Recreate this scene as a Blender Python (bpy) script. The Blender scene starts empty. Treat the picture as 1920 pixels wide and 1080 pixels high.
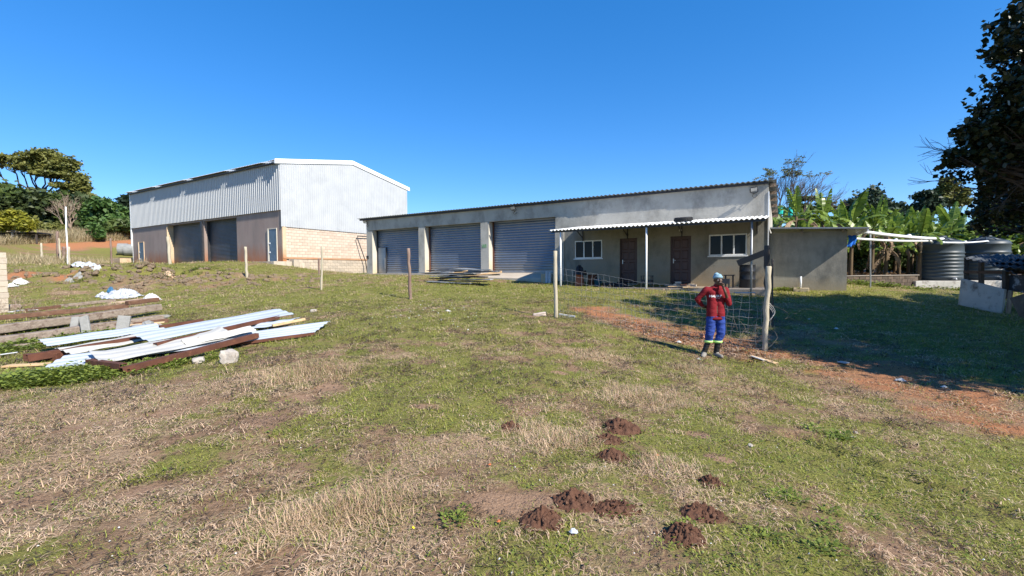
import bpy, bmesh, math, random
import numpy as np
from mathutils import Vector, Matrix
rnd = random.Random(7)
C = bpy.context.scene.collection
scene = bpy.context.scene

# ------------------------------------------------------------------ camera
F = 860.0                       # focal length in pixels of a 1920 px wide picture
PIT = math.radians(-2.06); ROLL = math.radians(0.43)
CAM = np.array([0, 0, 1.65])
fw = np.array([0, math.cos(PIT), math.sin(PIT)])
r0 = np.array([1.0, 0, 0]); u0 = np.cross(r0, fw)
rt = r0 * math.cos(ROLL) - u0 * math.sin(ROLL)
up = u0 * math.cos(ROLL) + r0 * math.sin(ROLL)
cam_data = bpy.data.cameras.new('camera'); cam = bpy.data.objects.new('camera', cam_data); C.objects.link(cam)
cam_data.sensor_width = 36; cam_data.lens = 36 * F / 1920; cam_data.clip_end = 3000; cam_data.clip_start = 0.05
M = Matrix(((rt[0], up[0], -fw[0], CAM[0]), (rt[1], up[1], -fw[1], CAM[1]), (rt[2], up[2], -fw[2], CAM[2]), (0, 0, 0, 1)))
cam.matrix_world = M
scene.camera = cam

# ------------------------------------------------------------------ light
SUN_AZ = 133.8; SUN_EL = 40.0
world = bpy.data.worlds.new('World'); scene.world = world; world.use_nodes = True
wn = world.node_tree.nodes; wl = world.node_tree.links
bg = wn['Background']
sky = wn.new('ShaderNodeTexSky'); sky.sky_type = 'NISHITA'; sky.sun_disc = False
sky.sun_elevation = math.radians(SUN_EL); sky.sun_rotation = math.radians(SUN_AZ)
sky.air_density = 1.0; sky.dust_density = 0.0; sky.ozone_density = 3.0; sky.altitude = 3000
hsv = wn.new('ShaderNodeHueSaturation'); hsv.inputs['Saturation'].default_value = 1.66; hsv.inputs['Value'].default_value = 1.52; hsv.inputs['Hue'].default_value = .509
gam = wn.new('ShaderNodeGamma'); gam.inputs[1].default_value = .65; wl.new(sky.outputs[0], gam.inputs[0])
wl.new(gam.outputs[0], hsv.inputs['Color']); wl.new(hsv.outputs[0], bg.inputs[0]); bg.inputs[1].default_value = 0.15
sd = bpy.data.lights.new('sun', 'SUN'); sun = bpy.data.objects.new('sun', sd); C.objects.link(sun)
sd.energy = 5.0; sd.angle = math.radians(0.53); sd.color = (1.0, 0.935, 0.83)
el, az = math.radians(SUN_EL), math.radians(SUN_AZ)
SD = Vector((math.sin(az) * math.cos(el), math.cos(az) * math.cos(el), math.sin(el)))
sun.rotation_euler = SD.to_track_quat('Z', 'Y').to_euler()
sun.location = (20, -20, 30)
scene.view_settings.view_transform = 'Standard'; scene.view_settings.look = 'None'
scene.view_settings.exposure = 0.80; scene.view_settings.gamma = 1.0
scene.render.engine = 'CYCLES'

# ------------------------------------------------------------------ helpers
TH = math.radians(30.8)
RV = np.array([math.cos(TH), -math.sin(TH), 0]); VV = np.array([math.sin(TH), math.cos(TH), 0])
def ray(px, py): return fw + rt * ((px - 960) / F) + up * ((540 - py) / F)
def at_y(px, py, Y):
    d = ray(px, py); return CAM + d * (Y / d[1])
def sc(s, c, z=0.0): return Vector(s * RV + c * VV + np.array([0, 0, z]))

def hashn(ix, iy, seed):
    h = (ix.astype(np.int64) * 374761393 + iy.astype(np.int64) * 668265263 + seed * 974634777) & 0xffffffff
    h = ((h ^ (h >> 13)) * 1274126177) & 0xffffffff
    return ((h ^ (h >> 16)) & 0xffff) / 65535.0
def vnoise(x, y, seed=0):
    x = np.asarray(x, float); y = np.asarray(y, float)
    ix = np.floor(x); iy = np.floor(y); fx = x - ix; fy = y - iy
    fx = fx * fx * (3 - 2 * fx); fy = fy * fy * (3 - 2 * fy)
    a = hashn(ix, iy, seed); b = hashn(ix + 1, iy, seed); c = hashn(ix, iy + 1, seed); d = hashn(ix + 1, iy + 1, seed)
    return (a * (1 - fx) + b * fx) * (1 - fy) + (c * (1 - fx) + d * fx) * fy
def fbm(x, y, seed=0, o=4):
    s = 0; a = .5; t = 0
    for i in range(o):
        s = s + a * vnoise(x * 2 ** i + 13.7 * i, y * 2 ** i - 7.1 * i, seed + i); t += a; a *= .5
    return s / t

CP = np.array([
 (0,0,0),(-4,2,.1),(4,2,-.12),(0,6,.12),(-3,6,.2),(4.19,9.6,-.15),(5.47,9.86,-.05),(1.15,12.2,.42),(-3.5,15.8,.71),(-7.5,18,.98),
 (-13.3,23.1,1.35),(-20.1,27,2.18),(2.08,19.66,1.0),(5.22,17.8,.90),(8.33,15.93,.76),(10.8,17.9,.70),(-1,24.1,1.33),(-5,26.8,1.46),
 (-9.5,29.2,1.52),(2,22.5,1.12),(-13.1,33.2,1.60),(-11.5,36,1.55),(-9,40.2,1.6),(-16,29.8,2.34),(-20,32.1,2.36),(-28.9,37.3,2.38),
 (-34.4,41,2.48),(-13.9,30.6,2.0),(-19.2,25,2.05),(-16,21,.92),(-20,20,1.0),(-25,25,1.95),(-38,38,2.85),(-47,50,4.6),(-65,62,7),(-52,62,7.2),
 (-60,90,12),(-90,80,12),(-30,60,4),(-10,60,2.8),(0,40,2.0),(10,32,1.5),(20,30,1.3),(30,40,1.7),(40,60,2),(11,19.2,.78),(13.2,18,.78),
 (17.6,22,.88),(21.9,23.5,.53),(15.5,15,.31),(9.3,12.5,.25),(9.8,10,.05),(7.65,7,-.27),(6.6,8.3,-.2),(6,4,-.35),(3,3,-.12),
 (-6.4,8.7,.3),(-4,9.75,.5),(-8,7.5,.25),(-11.3,12,.5),(-16.5,15,.42),(0,-8,-.3),(10,-8,-.8),(-10,-8,0),(20,5,-.4),(-20,5,.2),(-35,20,1.5),
 (30,20,.4),(2,9,.15),(-1,9,.3),(3,15,.62),(6.5,14,.45),(17,19,.6)], float)
def _tps():
    n = len(CP); d = np.linalg.norm(CP[:, None, :2] - CP[None, :, :2], axis=2)
    K = np.where(d > 0, d * d * np.log(d + 1e-12), 0) + np.eye(n) * 2.0
    P = np.c_[np.ones(n), CP[:, :2]]
    A = np.zeros((n + 3, n + 3)); A[:n, :n] = K; A[:n, n:] = P; A[n:, :n] = P.T
    return np.linalg.solve(A, np.r_[CP[:, 2], 0, 0, 0])
TW = _tps()
def base_z(x, y):
    x = np.asarray(x, float); y = np.asarray(y, float); sh = x.shape; x = x.ravel(); y = y.ravel()
    out = np.zeros(len(x)); n = len(CP)
    for k in range(0, len(x), 20000):
        X = x[k:k + 20000]; Y = y[k:k + 20000]
        d2 = (X[:, None] - CP[None, :, 0]) ** 2 + (Y[:, None] - CP[None, :, 1]) ** 2
        Kk = .5 * d2 * np.log(d2 + 1e-12)
        out[k:k + 20000] = Kk @ TW[:n] + TW[n] + TW[n + 1] * X + TW[n + 2] * Y
    r = np.hypot(x, y - 20); ang = np.arctan2(x, y)
    far = 2.5 + 14 * np.exp(-((ang + .72) / .4) ** 2) * np.clip((r - 40) / 90, 0, 1) - 3 * (np.abs(ang) > 1.9)
    t = np.clip((r - 62) / 60, 0, 1); t = t * t * (3 - 2 * t)
    return (out * (1 - t) + far * t).reshape(sh)

RUT = None; RBX = None
def bank_v(x, y): return y - np.interp(x / np.maximum(y, 5), RBT, RBY)
def seg_dist(x, y, P):
    best = np.full(np.shape(x), 1e9)
    for (ax, ay), (bx, by) in zip(P[:-1], P[1:]):
        dx, dy = bx - ax, by - ay; L = dx * dx + dy * dy
        t = np.clip(((x - ax) * dx + (y - ay) * dy) / L, 0, 1)
        best = np.minimum(best, np.hypot(x - ax - t * dx, y - ay - t * dy))
    return best
def gz(x, y):
    x = np.asarray(x, float); y = np.asarray(y, float)
    z = base_z(x, y)
    z = z + (fbm(x / 1.6, y / 1.6, 3, 4) - .5) * .10 * np.clip(np.hypot(x, y) / 2, 0, 1)
    z = z + (fbm(x / .35, y / .35, 9, 3) - .5) * .035
    bank = np.exp(-(((x + 19) / 7) ** 2 + ((y - 23.2) / 1.9) ** 2))
    z = z + bank * (fbm(x / .8, y / .8, 21, 4) - .45) * 1.5
    if RBX is not None:
        t = np.clip((bank_v(x, y) + 1.2) / 2.2, 0, 1); z = z + .75 * t * t * (3 - 2 * t) * np.clip((-x - 22) / 8, 0, 1) * np.clip((70 - np.hypot(x, y - 20)) / 20, 0, 1)
    if RUT is not None:
        d = seg_dist(x, y, RUT)
        z = z - .10 * np.exp(-(d / .075) ** 2) + .03 * np.exp(-((d - .18) / .08) ** 2)
    return z
def gz1(x, y): return float(gz(np.array([x]), np.array([y]))[0])
def hit(px, py, dz=0.0):
    d = ray(px, py); t = 2.0; prev = 2.0
    ts = np.geomspace(1.5, 300, 500); X = d[0] * ts; Y = d[1] * ts; Z = 1.65 + d[2] * ts - gz(X, Y) - dz
    idx = np.where(Z < 0)[0]
    if len(idx) == 0: t = 60.0
    else:
        i = idx[0]; a = ts[max(i - 1, 0)]; b = ts[i]
        ts = np.linspace(a, b, 40); Z = 1.65 + d[2] * ts - gz(d[0] * ts, d[1] * ts) - dz
        k = np.where(Z < 0)[0]; t = ts[k[0]] if len(k) else b
    return Vector((d[0] * t, d[1] * t, gz1(d[0] * t, d[1] * t)))
RUT = [tuple(hit(a, b)[:2]) for a, b in ((1488, 820), (1560, 845), (1640, 878), (1730, 905), (1820, 935), (1915, 970))]

def tag(o, label=None, cat=None, group=None, kind=None):
    if label: o['label'] = label
    if cat: o['category'] = cat
    if group: o['group'] = group
    if kind: o['kind'] = kind
    return o
def empty(name, loc, rz=0.0, **k):
    o = bpy.data.objects.new(name, None); C.objects.link(o); o.location = loc; o.rotation_euler = (0, 0, rz)
    o.empty_display_size = .2
    return tag(o, **k)
def link(name, me, parent=None, loc=None, **k):
    o = bpy.data.objects.new(name, me); C.objects.link(o)
    if parent is not None: o.parent = parent
    if loc is not None: o.location = loc
    return tag(o, **k)
def copy_tree(o, parent=None):
    c = o.copy(); C.objects.link(c); c.parent = parent
    for ch in list(o.children): copy_tree(ch, c)
    return c
def npmesh(name, V, Fc, mat=None, smooth=False):
    me = bpy.data.meshes.new(name); V = np.asarray(V, np.float32); Fc = np.asarray(Fc, np.int32)
    me.vertices.add(len(V)); me.vertices.foreach_set('co', V.ravel())
    k = Fc.shape[1]; me.loops.add(Fc.size); me.loops.foreach_set('vertex_index', Fc.ravel())
    me.polygons.add(len(Fc)); me.polygons.foreach_set('loop_start', np.arange(len(Fc), dtype=np.int32) * k)
    me.update(calc_edges=True)
    if smooth: me.polygons.foreach_set('use_smooth', np.ones(len(Fc), bool))
    if mat: me.materials.append(mat)
    return me
class MB:
    def __init__(s): s.v = []; s.f = []
    def add(s, V, Fs):
        n = len(s.v); s.v += [tuple(v) for v in V]; s.f += [tuple(i + n for i in f) for f in Fs]; return s
    def box(s, x0, x1, y0, y1, z0, z1):
        V = [(x, y, z) for x in (x0, x1) for y in (y0, y1) for z in (z0, z1)]
        return s.add(V, [(0, 1, 3, 2), (4, 6, 7, 5), (0, 4, 5, 1), (2, 3, 7, 6), (0, 2, 6, 4), (1, 5, 7, 3)])
    def bar(s, a, b, w, h, upv=(0, 0, 1)):
        a = Vector(a); b = Vector(b); d = (b - a).normalized(); upv = Vector(upv)
        x = d.cross(upv).normalized(); y = x.cross(d)
        V = [p + x * (i * w / 2) + y * (j * h / 2) for p in (a, b) for i, j in ((-1, -1), (1, -1), (1, 1), (-1, 1))]
        return s.add(V, [(0, 3, 2, 1), (4, 5, 6, 7), (0, 1, 5, 4), (1, 2, 6, 5), (2, 3, 7, 6), (3, 0, 4, 7)])
    def tube(s, P, rad, n=8, cap=True):
        P = [Vector(p) for p in P]; m = len(P)
        if not hasattr(rad, '__len__'): rad = [rad] * m
        V = []; prev = None
        for i, p in enumerate(P):
            d = (P[min(i + 1, m - 1)] - P[max(i - 1, 0)])
            d = d.normalized() if d.length > 1e-9 else Vector((0, 0, 1))
            ref = prev if prev is not None else (Vector((1, 0, 0)) if abs(d.x) < .8 else Vector((0, 1, 0)))
            x = (ref - d * ref.dot(d)).normalized(); y = d.cross(x); prev = x
            for k in range(n):
                a = 2 * math.pi * k / n; V.append(p + (x * math.cos(a) + y * math.sin(a)) * rad[i])
        Fs = [(i * n + k, i * n + (k + 1) % n, (i + 1) * n + (k + 1) % n, (i + 1) * n + k) for i in range(m - 1) for k in range(n)]
        if cap: Fs += [tuple(range(n - 1, -1, -1)), tuple((m - 1) * n + k for k in range(n))]
        return s.add(V, Fs)
    def lathe(s, prof, n=24, cx=0, cy=0):
        V = []; m = len(prof)
        for r, z in prof:
            for k in range(n):
                a = 2 * math.pi * k / n; V.append((cx + r * math.cos(a), cy + r * math.sin(a), z))
        Fs = [(i * n + k, i * n + (k + 1) % n, (i + 1) * n + (k + 1) % n, (i + 1) * n + k) for i in range(m - 1) for k in range(n)]
        Fs += [tuple(range(n - 1, -1, -1)), tuple((m - 1) * n + k for k in range(n))]
        return s.add(V, Fs)
    def mesh(s, name, mat, smooth=False, org=None):
        me = bpy.data.meshes.new(name)
        V = s.v if org is None else [(v[0] - org[0], v[1] - org[1], v[2] - org[2]) for v in s.v]
        me.from_pydata(V, [], s.f); me.update()
        if smooth:
            for p in me.polygons: p.use_smooth = True
        if mat: me.materials.append(mat)
        return me
    def build(s, name, mat, parent=None, smooth=False, org=None, bevel=0, loc=None, **k):
        o = link(name, s.mesh(name, mat, smooth, org), parent, loc, **k)
        if bevel:
            b = o.modifiers.new('bevel', 'BEVEL'); b.width = bevel; b.segments = 2; b.limit_method = 'ANGLE'
        return o

# ------------------------------------------------------------------ materials
def col4(c): return (c[0], c[1], c[2], 1)
def pmat(name, c1, c2=None, scale=3.0, rough=.8, metal=0.0, bump=0.0, bscale=40.0, spec=.3, c3=None, s3=1.0, t3=(.55, .75), stretch=(1, 1, 1), coords='Object', trans=0.0, low=None):
    m = bpy.data.materials.new(name); m.use_nodes = True; nt = m.node_tree; N = nt.nodes; L = nt.links
    b = N['Principled BSDF']; b.inputs['Roughness'].default_value = rough; b.inputs['Metallic'].default_value = metal
    b.inputs['Specular IOR Level'].default_value = spec; b.inputs['Base Color'].default_value = col4(c1)
    tc = N.new('ShaderNodeTexCoord'); mp = N.new('ShaderNodeMapping'); mp.inputs['Scale'].default_value = stretch
    L.new(tc.outputs[coords], mp.inputs[0])
    out = None
    def noise(sc_, det=6, rgh=.6):
        n = N.new('ShaderNodeTexNoise'); n.inputs['Scale'].default_value = sc_; n.inputs['Detail'].default_value = det
        n.inputs['Roughness'].default_value = rgh; L.new(mp.outputs[0], n.inputs['Vector']); return n
    def mix(fac, a, bb):
        x = N.new('ShaderNodeMix'); x.data_type = 'RGBA'; L.new(fac, x.inputs[0])
        for sock, val in ((x.inputs[6], a), (x.inputs[7], bb)):
            if isinstance(val, tuple): sock.default_value = col4(val)
            else: L.new(val, sock)
        return x.outputs[2]
    def ramp(src, lo, hi):
        r = N.new('ShaderNodeMapRange'); r.inputs[1].default_value = lo; r.inputs[2].default_value = hi; L.new(src, r.inputs[0]); return r.outputs[0]
    if c2:
        out = mix(ramp(noise(scale).outputs['Fac'], .35, .65), tuple(c1), tuple(c2))
    if c3:
        out = mix(ramp(noise(s3, 8, .7).outputs['Fac'], *t3), out or tuple(c1), tuple(c3))
    if low:      # soil splashed on the foot of a wall: (colour, z0, z1) in world height
        g = N.new('ShaderNodeNewGeometry'); sx = N.new('ShaderNodeSeparateXYZ'); L.new(g.outputs['Position'], sx.inputs[0])
        nn = noise(1.6, 6, .7); ad = N.new('ShaderNodeMath'); ad.operation = 'MULTIPLY_ADD'; L.new(nn.outputs['Fac'], ad.inputs[0]); ad.inputs[1].default_value = -1.2 * (low[2] - low[1])
        L.new(sx.outputs[2], ad.inputs[2])
        f = ramp(ad.outputs[0], low[2] - .6 * (low[2] - low[1]), low[1] - .6 * (low[2] - low[1])); out = mix(f, out or tuple(c1), tuple(low[0]))
    if out is not None: L.new(out, b.inputs['Base Color'])
    if bump:
        n2 = noise(bscale, 4); bp = N.new('ShaderNodeBump'); bp.inputs['Strength'].default_value = bump; bp.inputs['Distance'].default_value = .02
        L.new(n2.outputs['Fac'], bp.inputs['Height']); L.new(bp.outputs[0], b.inputs['Normal'])
    return m
def leafmat(name, c1, c2, scale=.8, trans=.3, c3=None, rough=.5):
    m = bpy.data.materials.new(name); m.use_nodes = True; nt = m.node_tree; N = nt.nodes; L = nt.links
    b = N['Principled BSDF']; b.inputs['Roughness'].default_value = rough; b.inputs['Specular IOR Level'].default_value = .3
    g = N.new('ShaderNodeNewGeometry')
    no = N.new('ShaderNodeTexNoise'); no.inputs['Scale'].default_value = scale; no.inputs['Detail'].default_value = 3
    L.new(g.outputs['Position'], no.inputs['Vector'])
    mr = N.new('ShaderNodeMapRange'); mr.inputs[1].default_value = .35; mr.inputs[2].default_value = .65; L.new(no.outputs['Fac'], mr.inputs[0])
    ad = N.new('ShaderNodeMath'); ad.operation = 'MULTIPLY_ADD'; ad.inputs[1].default_value = .6
    L.new(g.outputs['Random Per Island'], ad.inputs[0])
    sb = N.new('ShaderNodeMath'); sb.operation = 'MULTIPLY'; sb.inputs[1].default_value = .6; L.new(mr.outputs[0], sb.inputs[0]); L.new(sb.outputs[0], ad.inputs[2])
    x = N.new('ShaderNodeMix'); x.data_type = 'RGBA'; L.new(ad.outputs[0], x.inputs[0]); x.inputs[6].default_value = col4(c1); x.inputs[7].default_value = col4(c2)
    o = x.outputs[2]
    if c3:
        gt = N.new('ShaderNodeMath'); gt.operation = 'GREATER_THAN'; gt.inputs[1].default_value = .86; L.new(g.outputs['Random Per Island'], gt.inputs[0])
        y = N.new('ShaderNodeMix'); y.data_type = 'RGBA'; L.new(gt.outputs[0], y.inputs[0]); L.new(o, y.inputs[6]); y.inputs[7].default_value = col4(c3); o = y.outputs[2]
    L.new(o, b.inputs['Base Color'])
    t = N.new('ShaderNodeBsdfTranslucent'); L.new(o, t.inputs[0])
    ms = N.new('ShaderNodeMixShader'); ms.inputs[0].default_value = trans
    L.new(b.outputs[0], ms.inputs[1]); L.new(t.outputs[0], ms.inputs[2]); L.new(ms.outputs[0], N['Material Output'].inputs[0])
    return m
MT = {
 'white_sheet': pmat('white_sheet', (.43, .445, .455), (.385, .40, .415), 1.2, rough=.45, spec=.4, c3=(.33, .345, .36), s3=.5),
 'white_trim': pmat('white_trim', (.82, .83, .83), (.76, .77, .78), 2, rough=.4),
 'brown_plaster': pmat('brown_plaster', (.27, .205, .18), (.33, .26, .225), 1.2, c3=(.18, .145, .13), s3=.6, t3=(.5, .8), bump=.4, bscale=30, low=((.30, .115, .045), 2.3, 3.7), stretch=(1.6, 1.6, .45)),
 'warm_plaster': pmat('warm_plaster', (.50, .37, .24), (.58, .44, .30), 1.5, bump=.3, bscale=30, low=((.35, .14, .05), 2.3, 3.3)),
 'block': pmat('block', (.50, .40, .32), (.56, .46, .38), 2.0, c3=(.42, .33, .26), s3=1.2, bump=.5, bscale=60, coords='Object'),
 'block_dull': pmat('block_dull', (.40, .34, .27), (.48, .41, .33), 2.0, c3=(.28, .22, .16), s3=2, bump=.6, bscale=50),
 'mortar': pmat('mortar', (.42, .34, .27), (.47, .385, .31), 5, bump=.4),
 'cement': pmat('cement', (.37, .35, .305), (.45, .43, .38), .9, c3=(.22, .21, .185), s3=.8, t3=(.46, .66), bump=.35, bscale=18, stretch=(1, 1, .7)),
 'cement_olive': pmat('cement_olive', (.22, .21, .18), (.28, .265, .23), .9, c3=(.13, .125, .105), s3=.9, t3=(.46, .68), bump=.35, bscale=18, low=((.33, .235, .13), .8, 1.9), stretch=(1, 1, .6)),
 'cement_pale': pmat('cement_pale', (.48, .45, .38), (.55, .51, .43), 1.5, bump=.3, bscale=20, low=((.45, .36, .24), 1.5, 2.6)),
 'shutter': pmat('shutter', (.20, .24, .30), (.16, .20, .27), 1.2, rough=.36, metal=.55, spec=.5, c3=(.24, .25, .27), s3=1.5, stretch=(1, 1, .5), low=((.36, .33, .28), 1.4, 2.3)),
 'shutter_dark': pmat('shutter_dark', (.10, .115, .14), (.075, .09, .11), 1.2, rough=.45, metal=.6, spec=.5, stretch=(1, 1, .5), low=((.25, .15, .09), 2.3, 3.1)),
 'steel_dark': pmat('steel_dark', (.06, .06, .065), (.04, .04, .045), 5, rough=.5, metal=.4),
 'steel_grey': pmat('steel_grey', (.33, .34, .35), (.26, .27, .28), 5, rough=.45, metal=.5),
 'rust': pmat('rust', (.13, .050, .030), (.08, .032, .02), 4, rough=.85, c3=(.20, .085, .045), s3=6, bump=.4),
 'roof_grey': pmat('roof_grey', (.16, .17, .165), (.22, .23, .225), 1.2, c3=(.11, .11, .105), s3=.7, bump=.2),
 'asbestos': pmat('asbestos', (.76, .76, .74), (.68, .68, .66), 1.5, rough=.7, c3=(.55, .55, .52), s3=1.3, t3=(.58, .8)),
 'door_wood': pmat('door_wood', (.045, .018, .017), (.065, .026, .023), 4, rough=.45, spec=.5, stretch=(1, 1, .2)),
 'door_blue': pmat('door_blue', (.13, .19, .25), (.10, .15, .20), 3, rough=.5, metal=.3),
 'pvc_white': pmat('pvc_white', (.78, .79, .80), (.72, .73, .75), 3, rough=.4),
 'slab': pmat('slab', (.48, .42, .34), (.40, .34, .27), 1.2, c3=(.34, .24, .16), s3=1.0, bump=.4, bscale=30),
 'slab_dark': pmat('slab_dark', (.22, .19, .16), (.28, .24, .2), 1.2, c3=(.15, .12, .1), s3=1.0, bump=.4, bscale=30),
 'wood_grey': pmat('wood_grey', (.33, .27, .21), (.25, .19, .145), 3, c3=(.15, .10, .075), s3=2.5, t3=(.5, .65), bump=.8, bscale=12, stretch=(1, 1, .3), coords='Generated'),
 'wood_log': pmat('wood_log', (.30, .245, .195), (.20, .155, .12), 10, c3=(.10, .06, .045), s3=8, t3=(.5, .66), bump=.9, bscale=25, stretch=(.15, 1, 1)),
 'wood_brown': pmat('wood_brown', (.10, .05, .032), (.16, .085, .052), 8, c3=(.25, .16, .10), s3=5, bump=.6, bscale=25, stretch=(.2, 1, 1)),
 'wood_pale': pmat('wood_pale', (.62, .45, .26), (.50, .33, .17), 8, bump=.3, stretch=(.2, 1, 1)),
 'post_pale': pmat('post_pale', (.46, .41, .31), (.36, .31, .22), 6, c3=(.17, .13, .09), s3=5, t3=(.55, .7), bump=.7, bscale=30, stretch=(1, 1, .2)),
 'post_dark': pmat('post_dark', (.16, .10, .08), (.26, .19, .15), 6, c3=(.45, .40, .34), s3=4, t3=(.58, .64), bump=.7, bscale=30, stretch=(1, 1, .3)),
 'black_sheet': pmat('black_sheet', (.035, .036, .04), (.05, .05, .055), 3, rough=.45, c3=(.30, .31, .32), s3=2.0, t3=(.55, .62), bump=.4),
 'grey_sheet': pmat('grey_sheet', (.34, .35, .36), (.24, .25, .26), 3, rough=.5, c3=(.15, .15, .155), s3=2.2, t3=(.5, .6), bump=.4),
 'sheet_white': pmat('sheet_white', (.40, .44, .50), (.34, .38, .43), 1.0, rough=.38, spec=.5, c3=(.30, .27, .24), s3=3.0, t3=(.6, .72)),
 'sheet_cream': pmat('sheet_cream', (.47, .46, .42), (.40, .39, .355), 1.5, rough=.5, c3=(.20, .16, .12), s3=4.2, t3=(.60, .68)),
 'tank': pmat('tank', (.040, .055, .065), (.05, .065, .075), 2, rough=.48, spec=.35),
 'teal': pmat('teal', (.02, .50, .45), (.02, .42, .40), 2, rough=.5),
 'rubber': pmat('rubber', (.018, .018, .019), (.03, .03, .03), 8, rough=.7, bump=.3),
 'terracotta': pmat('terracotta', (.26, .085, .045), (.20, .065, .04), 5, bump=.3),
 'black_bag': pmat('black_bag', (.012, .012, .015), (.02, .02, .024), 8, rough=.4, bump=.5, bscale=15),
 'blue_plastic': pmat('blue_plastic', (.03, .14, .26), (.03, .11, .22), 4, rough=.4),
 'blue_cloth': pmat('blue_cloth', (.02, .20, .75), (.02, .15, .6), 6, rough=.8),
 'whitewash': pmat('whitewash', (.48, .46, .42), (.40, .38, .34), 1.8, c3=(.14, .11, .09), s3=2.2, t3=(.5, .66), bump=.6, bscale=20),
 'old_wall': pmat('old_wall', (.10, .075, .055), (.15, .115, .09), 2.2, c3=(.22, .16, .11), s3=2.2, t3=(.55, .7), bump=.7, bscale=20),
 'dark_corr': pmat('dark_corr', (.085, .095, .11), (.06, .07, .08), 1.6, rough=.9, spec=.08, c3=(.05, .055, .06), s3=2, t3=(.5, .65)),
 'stone': pmat('stone', (.42, .38, .33), (.32, .28, .24), 6, bump=.8, bscale=12, c3=(.3, .25, .2), s3=6),
 'stone_grey': pmat('stone_grey', (.29, .285, .265), (.22, .215, .20), 5, bump=.8, bscale=12, c3=(.16, .17, .13), s3=4),
 'paper': pmat('paper', (.58, .57, .54), (.45, .44, .41), 6, rough=.6),
 'plastic_white': pmat('plastic_white', (.48, .50, .53), (.38, .40, .43), 5, rough=.4, c3=(.05, .06, .07), s3=3.5, t3=(.60, .63)),  # black streaks painted in as the shade inside folds
 'plastic_black': pmat('plastic_black', (.02, .02, .022), None, rough=.4),
 'sand': pmat('sand', (.55, .40, .26), (.48, .33, .21), 3, bump=.6, bscale=30),
 'fresh_soil': pmat('fresh_soil', (.13, .066, .042), (.085, .043, .029), 14, rough=.95, c3=(.20, .115, .075), s3=20, bump=1.0, bscale=50, spec=.1),
 'old_soil': pmat('old_soil', (.30, .20, .145), (.25, .16, .115), 8, rough=.95, bump=.8, bscale=60, spec=.1),
 'bank_soil': pmat('bank_soil', (.16, .115, .075), (.22, .16, .105), 5, c3=(.12, .13, .05), s3=1.0, bump=.8),
 'cement_shed': pmat('cement_shed', (.29, .27, .225), (.36, .335, .285), 1.0, c3=(.15, .145, .13), s3=.9, t3=(.44, .68), bump=.35, bscale=18, low=((.34, .27, .17), .6, 1.3), stretch=(1, 1, .6)),
 'brick_red': pmat('brick_red', (.42, .20, .12), (.34, .15, .09), 6, bump=.5),
 'bark': pmat('bark', (.16, .125, .10), (.10, .075, .06), 3, bump=.7, bscale=8, stretch=(1, 1, .3)),
 'bark_pale': pmat('bark_pale', (.42, .38, .33), (.30, .26, .22), 3, bump=.7, bscale=8),
 'bark_dark': pmat('bark_dark', (.05, .04, .033), (.08, .065, .055), 3, bump=.7, bscale=8),
 'twig_brown': pmat('twig_brown', (.22, .16, .12), (.30, .23, .17), 3),
 'wire': pmat('wire', (.30, .30, .30), None, rough=.5, metal=.6),
 'banana_stem': pmat('banana_stem', (.13, .09, .045), (.07, .045, .03), 2.5, c3=(.26, .13, .06), s3=3, stretch=(1, 1, .4), bump=.3),
 'concrete_pipe': pmat('concrete_pipe', (.27, .275, .27), (.20, .205, .20), 2, bump=.4),
 'yellow': pmat('yellow', (.85, .70, .02)), 'orange_leaf': pmat('orange_leaf', (.50, .14, .05), (.38, .10, .04), 30),
 'green_sign': pmat('green_sign', (.06, .20, .08), (.30, .42, .25), 12, rough=.4),
 'skin': pmat('skin', (.085, .042, .027), (.105, .055, .035), 12, rough=.5, spec=.4),
 'jumper': pmat('jumper', (.20, .008, .014), (.165, .007, .012), 10, rough=.85, bump=.3, bscale=90),
 'trousers': pmat('trousers', (.022, .055, .26), (.018, .045, .21), 7, rough=.8, bump=.4, bscale=60),
 'hiviz': pmat('hiviz', (.55, .85, .25), (.50, .78, .22), 8, rough=.6),
 'boot_black': pmat('boot_black', (.012, .012, .013), (.02, .019, .018), 8, rough=.45),
 'boot_grey': pmat('boot_grey', (.26, .245, .22), (.2, .18, .15), 12, rough=.8),
 'beanie': pmat('beanie', (.26, .40, .47), (.20, .33, .40), 20, rough=.9, bump=.5, bscale=80),
 'print_white': pmat('print_white', (.8, .8, .8)),
 'teeth_white': pmat('teeth_white', (.6, .58, .55)),
}
def glassmat():
    m = bpy.data.materials.new('window_glass'); m.use_nodes = True; b = m.node_tree.nodes['Principled BSDF']
    b.inputs['Base Color'].default_value = (.008, .012, .020, 1); b.inputs['Roughness'].default_value = .05; b.inputs['Specular IOR Level'].default_value = .12
    return m
MT['glass'] = glassmat()
def skymat():   # translucent roof sheet
    m = bpy.data.materials.new('clear_sheet'); m.use_nodes = True; nt = m.node_tree; b = nt.nodes['Principled BSDF']
    b.inputs['Base Color'].default_value = (.8, .82, .82, 1)
    t = nt.nodes.new('ShaderNodeBsdfTransparent'); t.inputs[0].default_value = (.9, .92, .92, 1)
    ms = nt.nodes.new('ShaderNodeMixShader'); ms.inputs[0].default_value = .75
    nt.links.new(b.outputs[0], ms.inputs[1]); nt.links.new(t.outputs[0], ms.inputs[2]); nt.links.new(ms.outputs[0], nt.nodes['Material Output'].inputs[0])
    return m
MT['clear'] = skymat()
MT['lf_dark'] = leafmat('leaf_dark', (.028, .045, .017), (.07, .092, .03), 1.2, .15)
MT['lf_mid'] = leafmat('leaf_mid', (.035, .065, .017), (.10, .135, .032), .5, .2)
MT['lf_olive'] = leafmat('leaf_olive', (.075, .09, .022), (.20, .20, .05), .5, .2)
MT['lf_green'] = leafmat('leaf_green', (.035, .085, .022), (.10, .17, .04), .7, .25)
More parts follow.
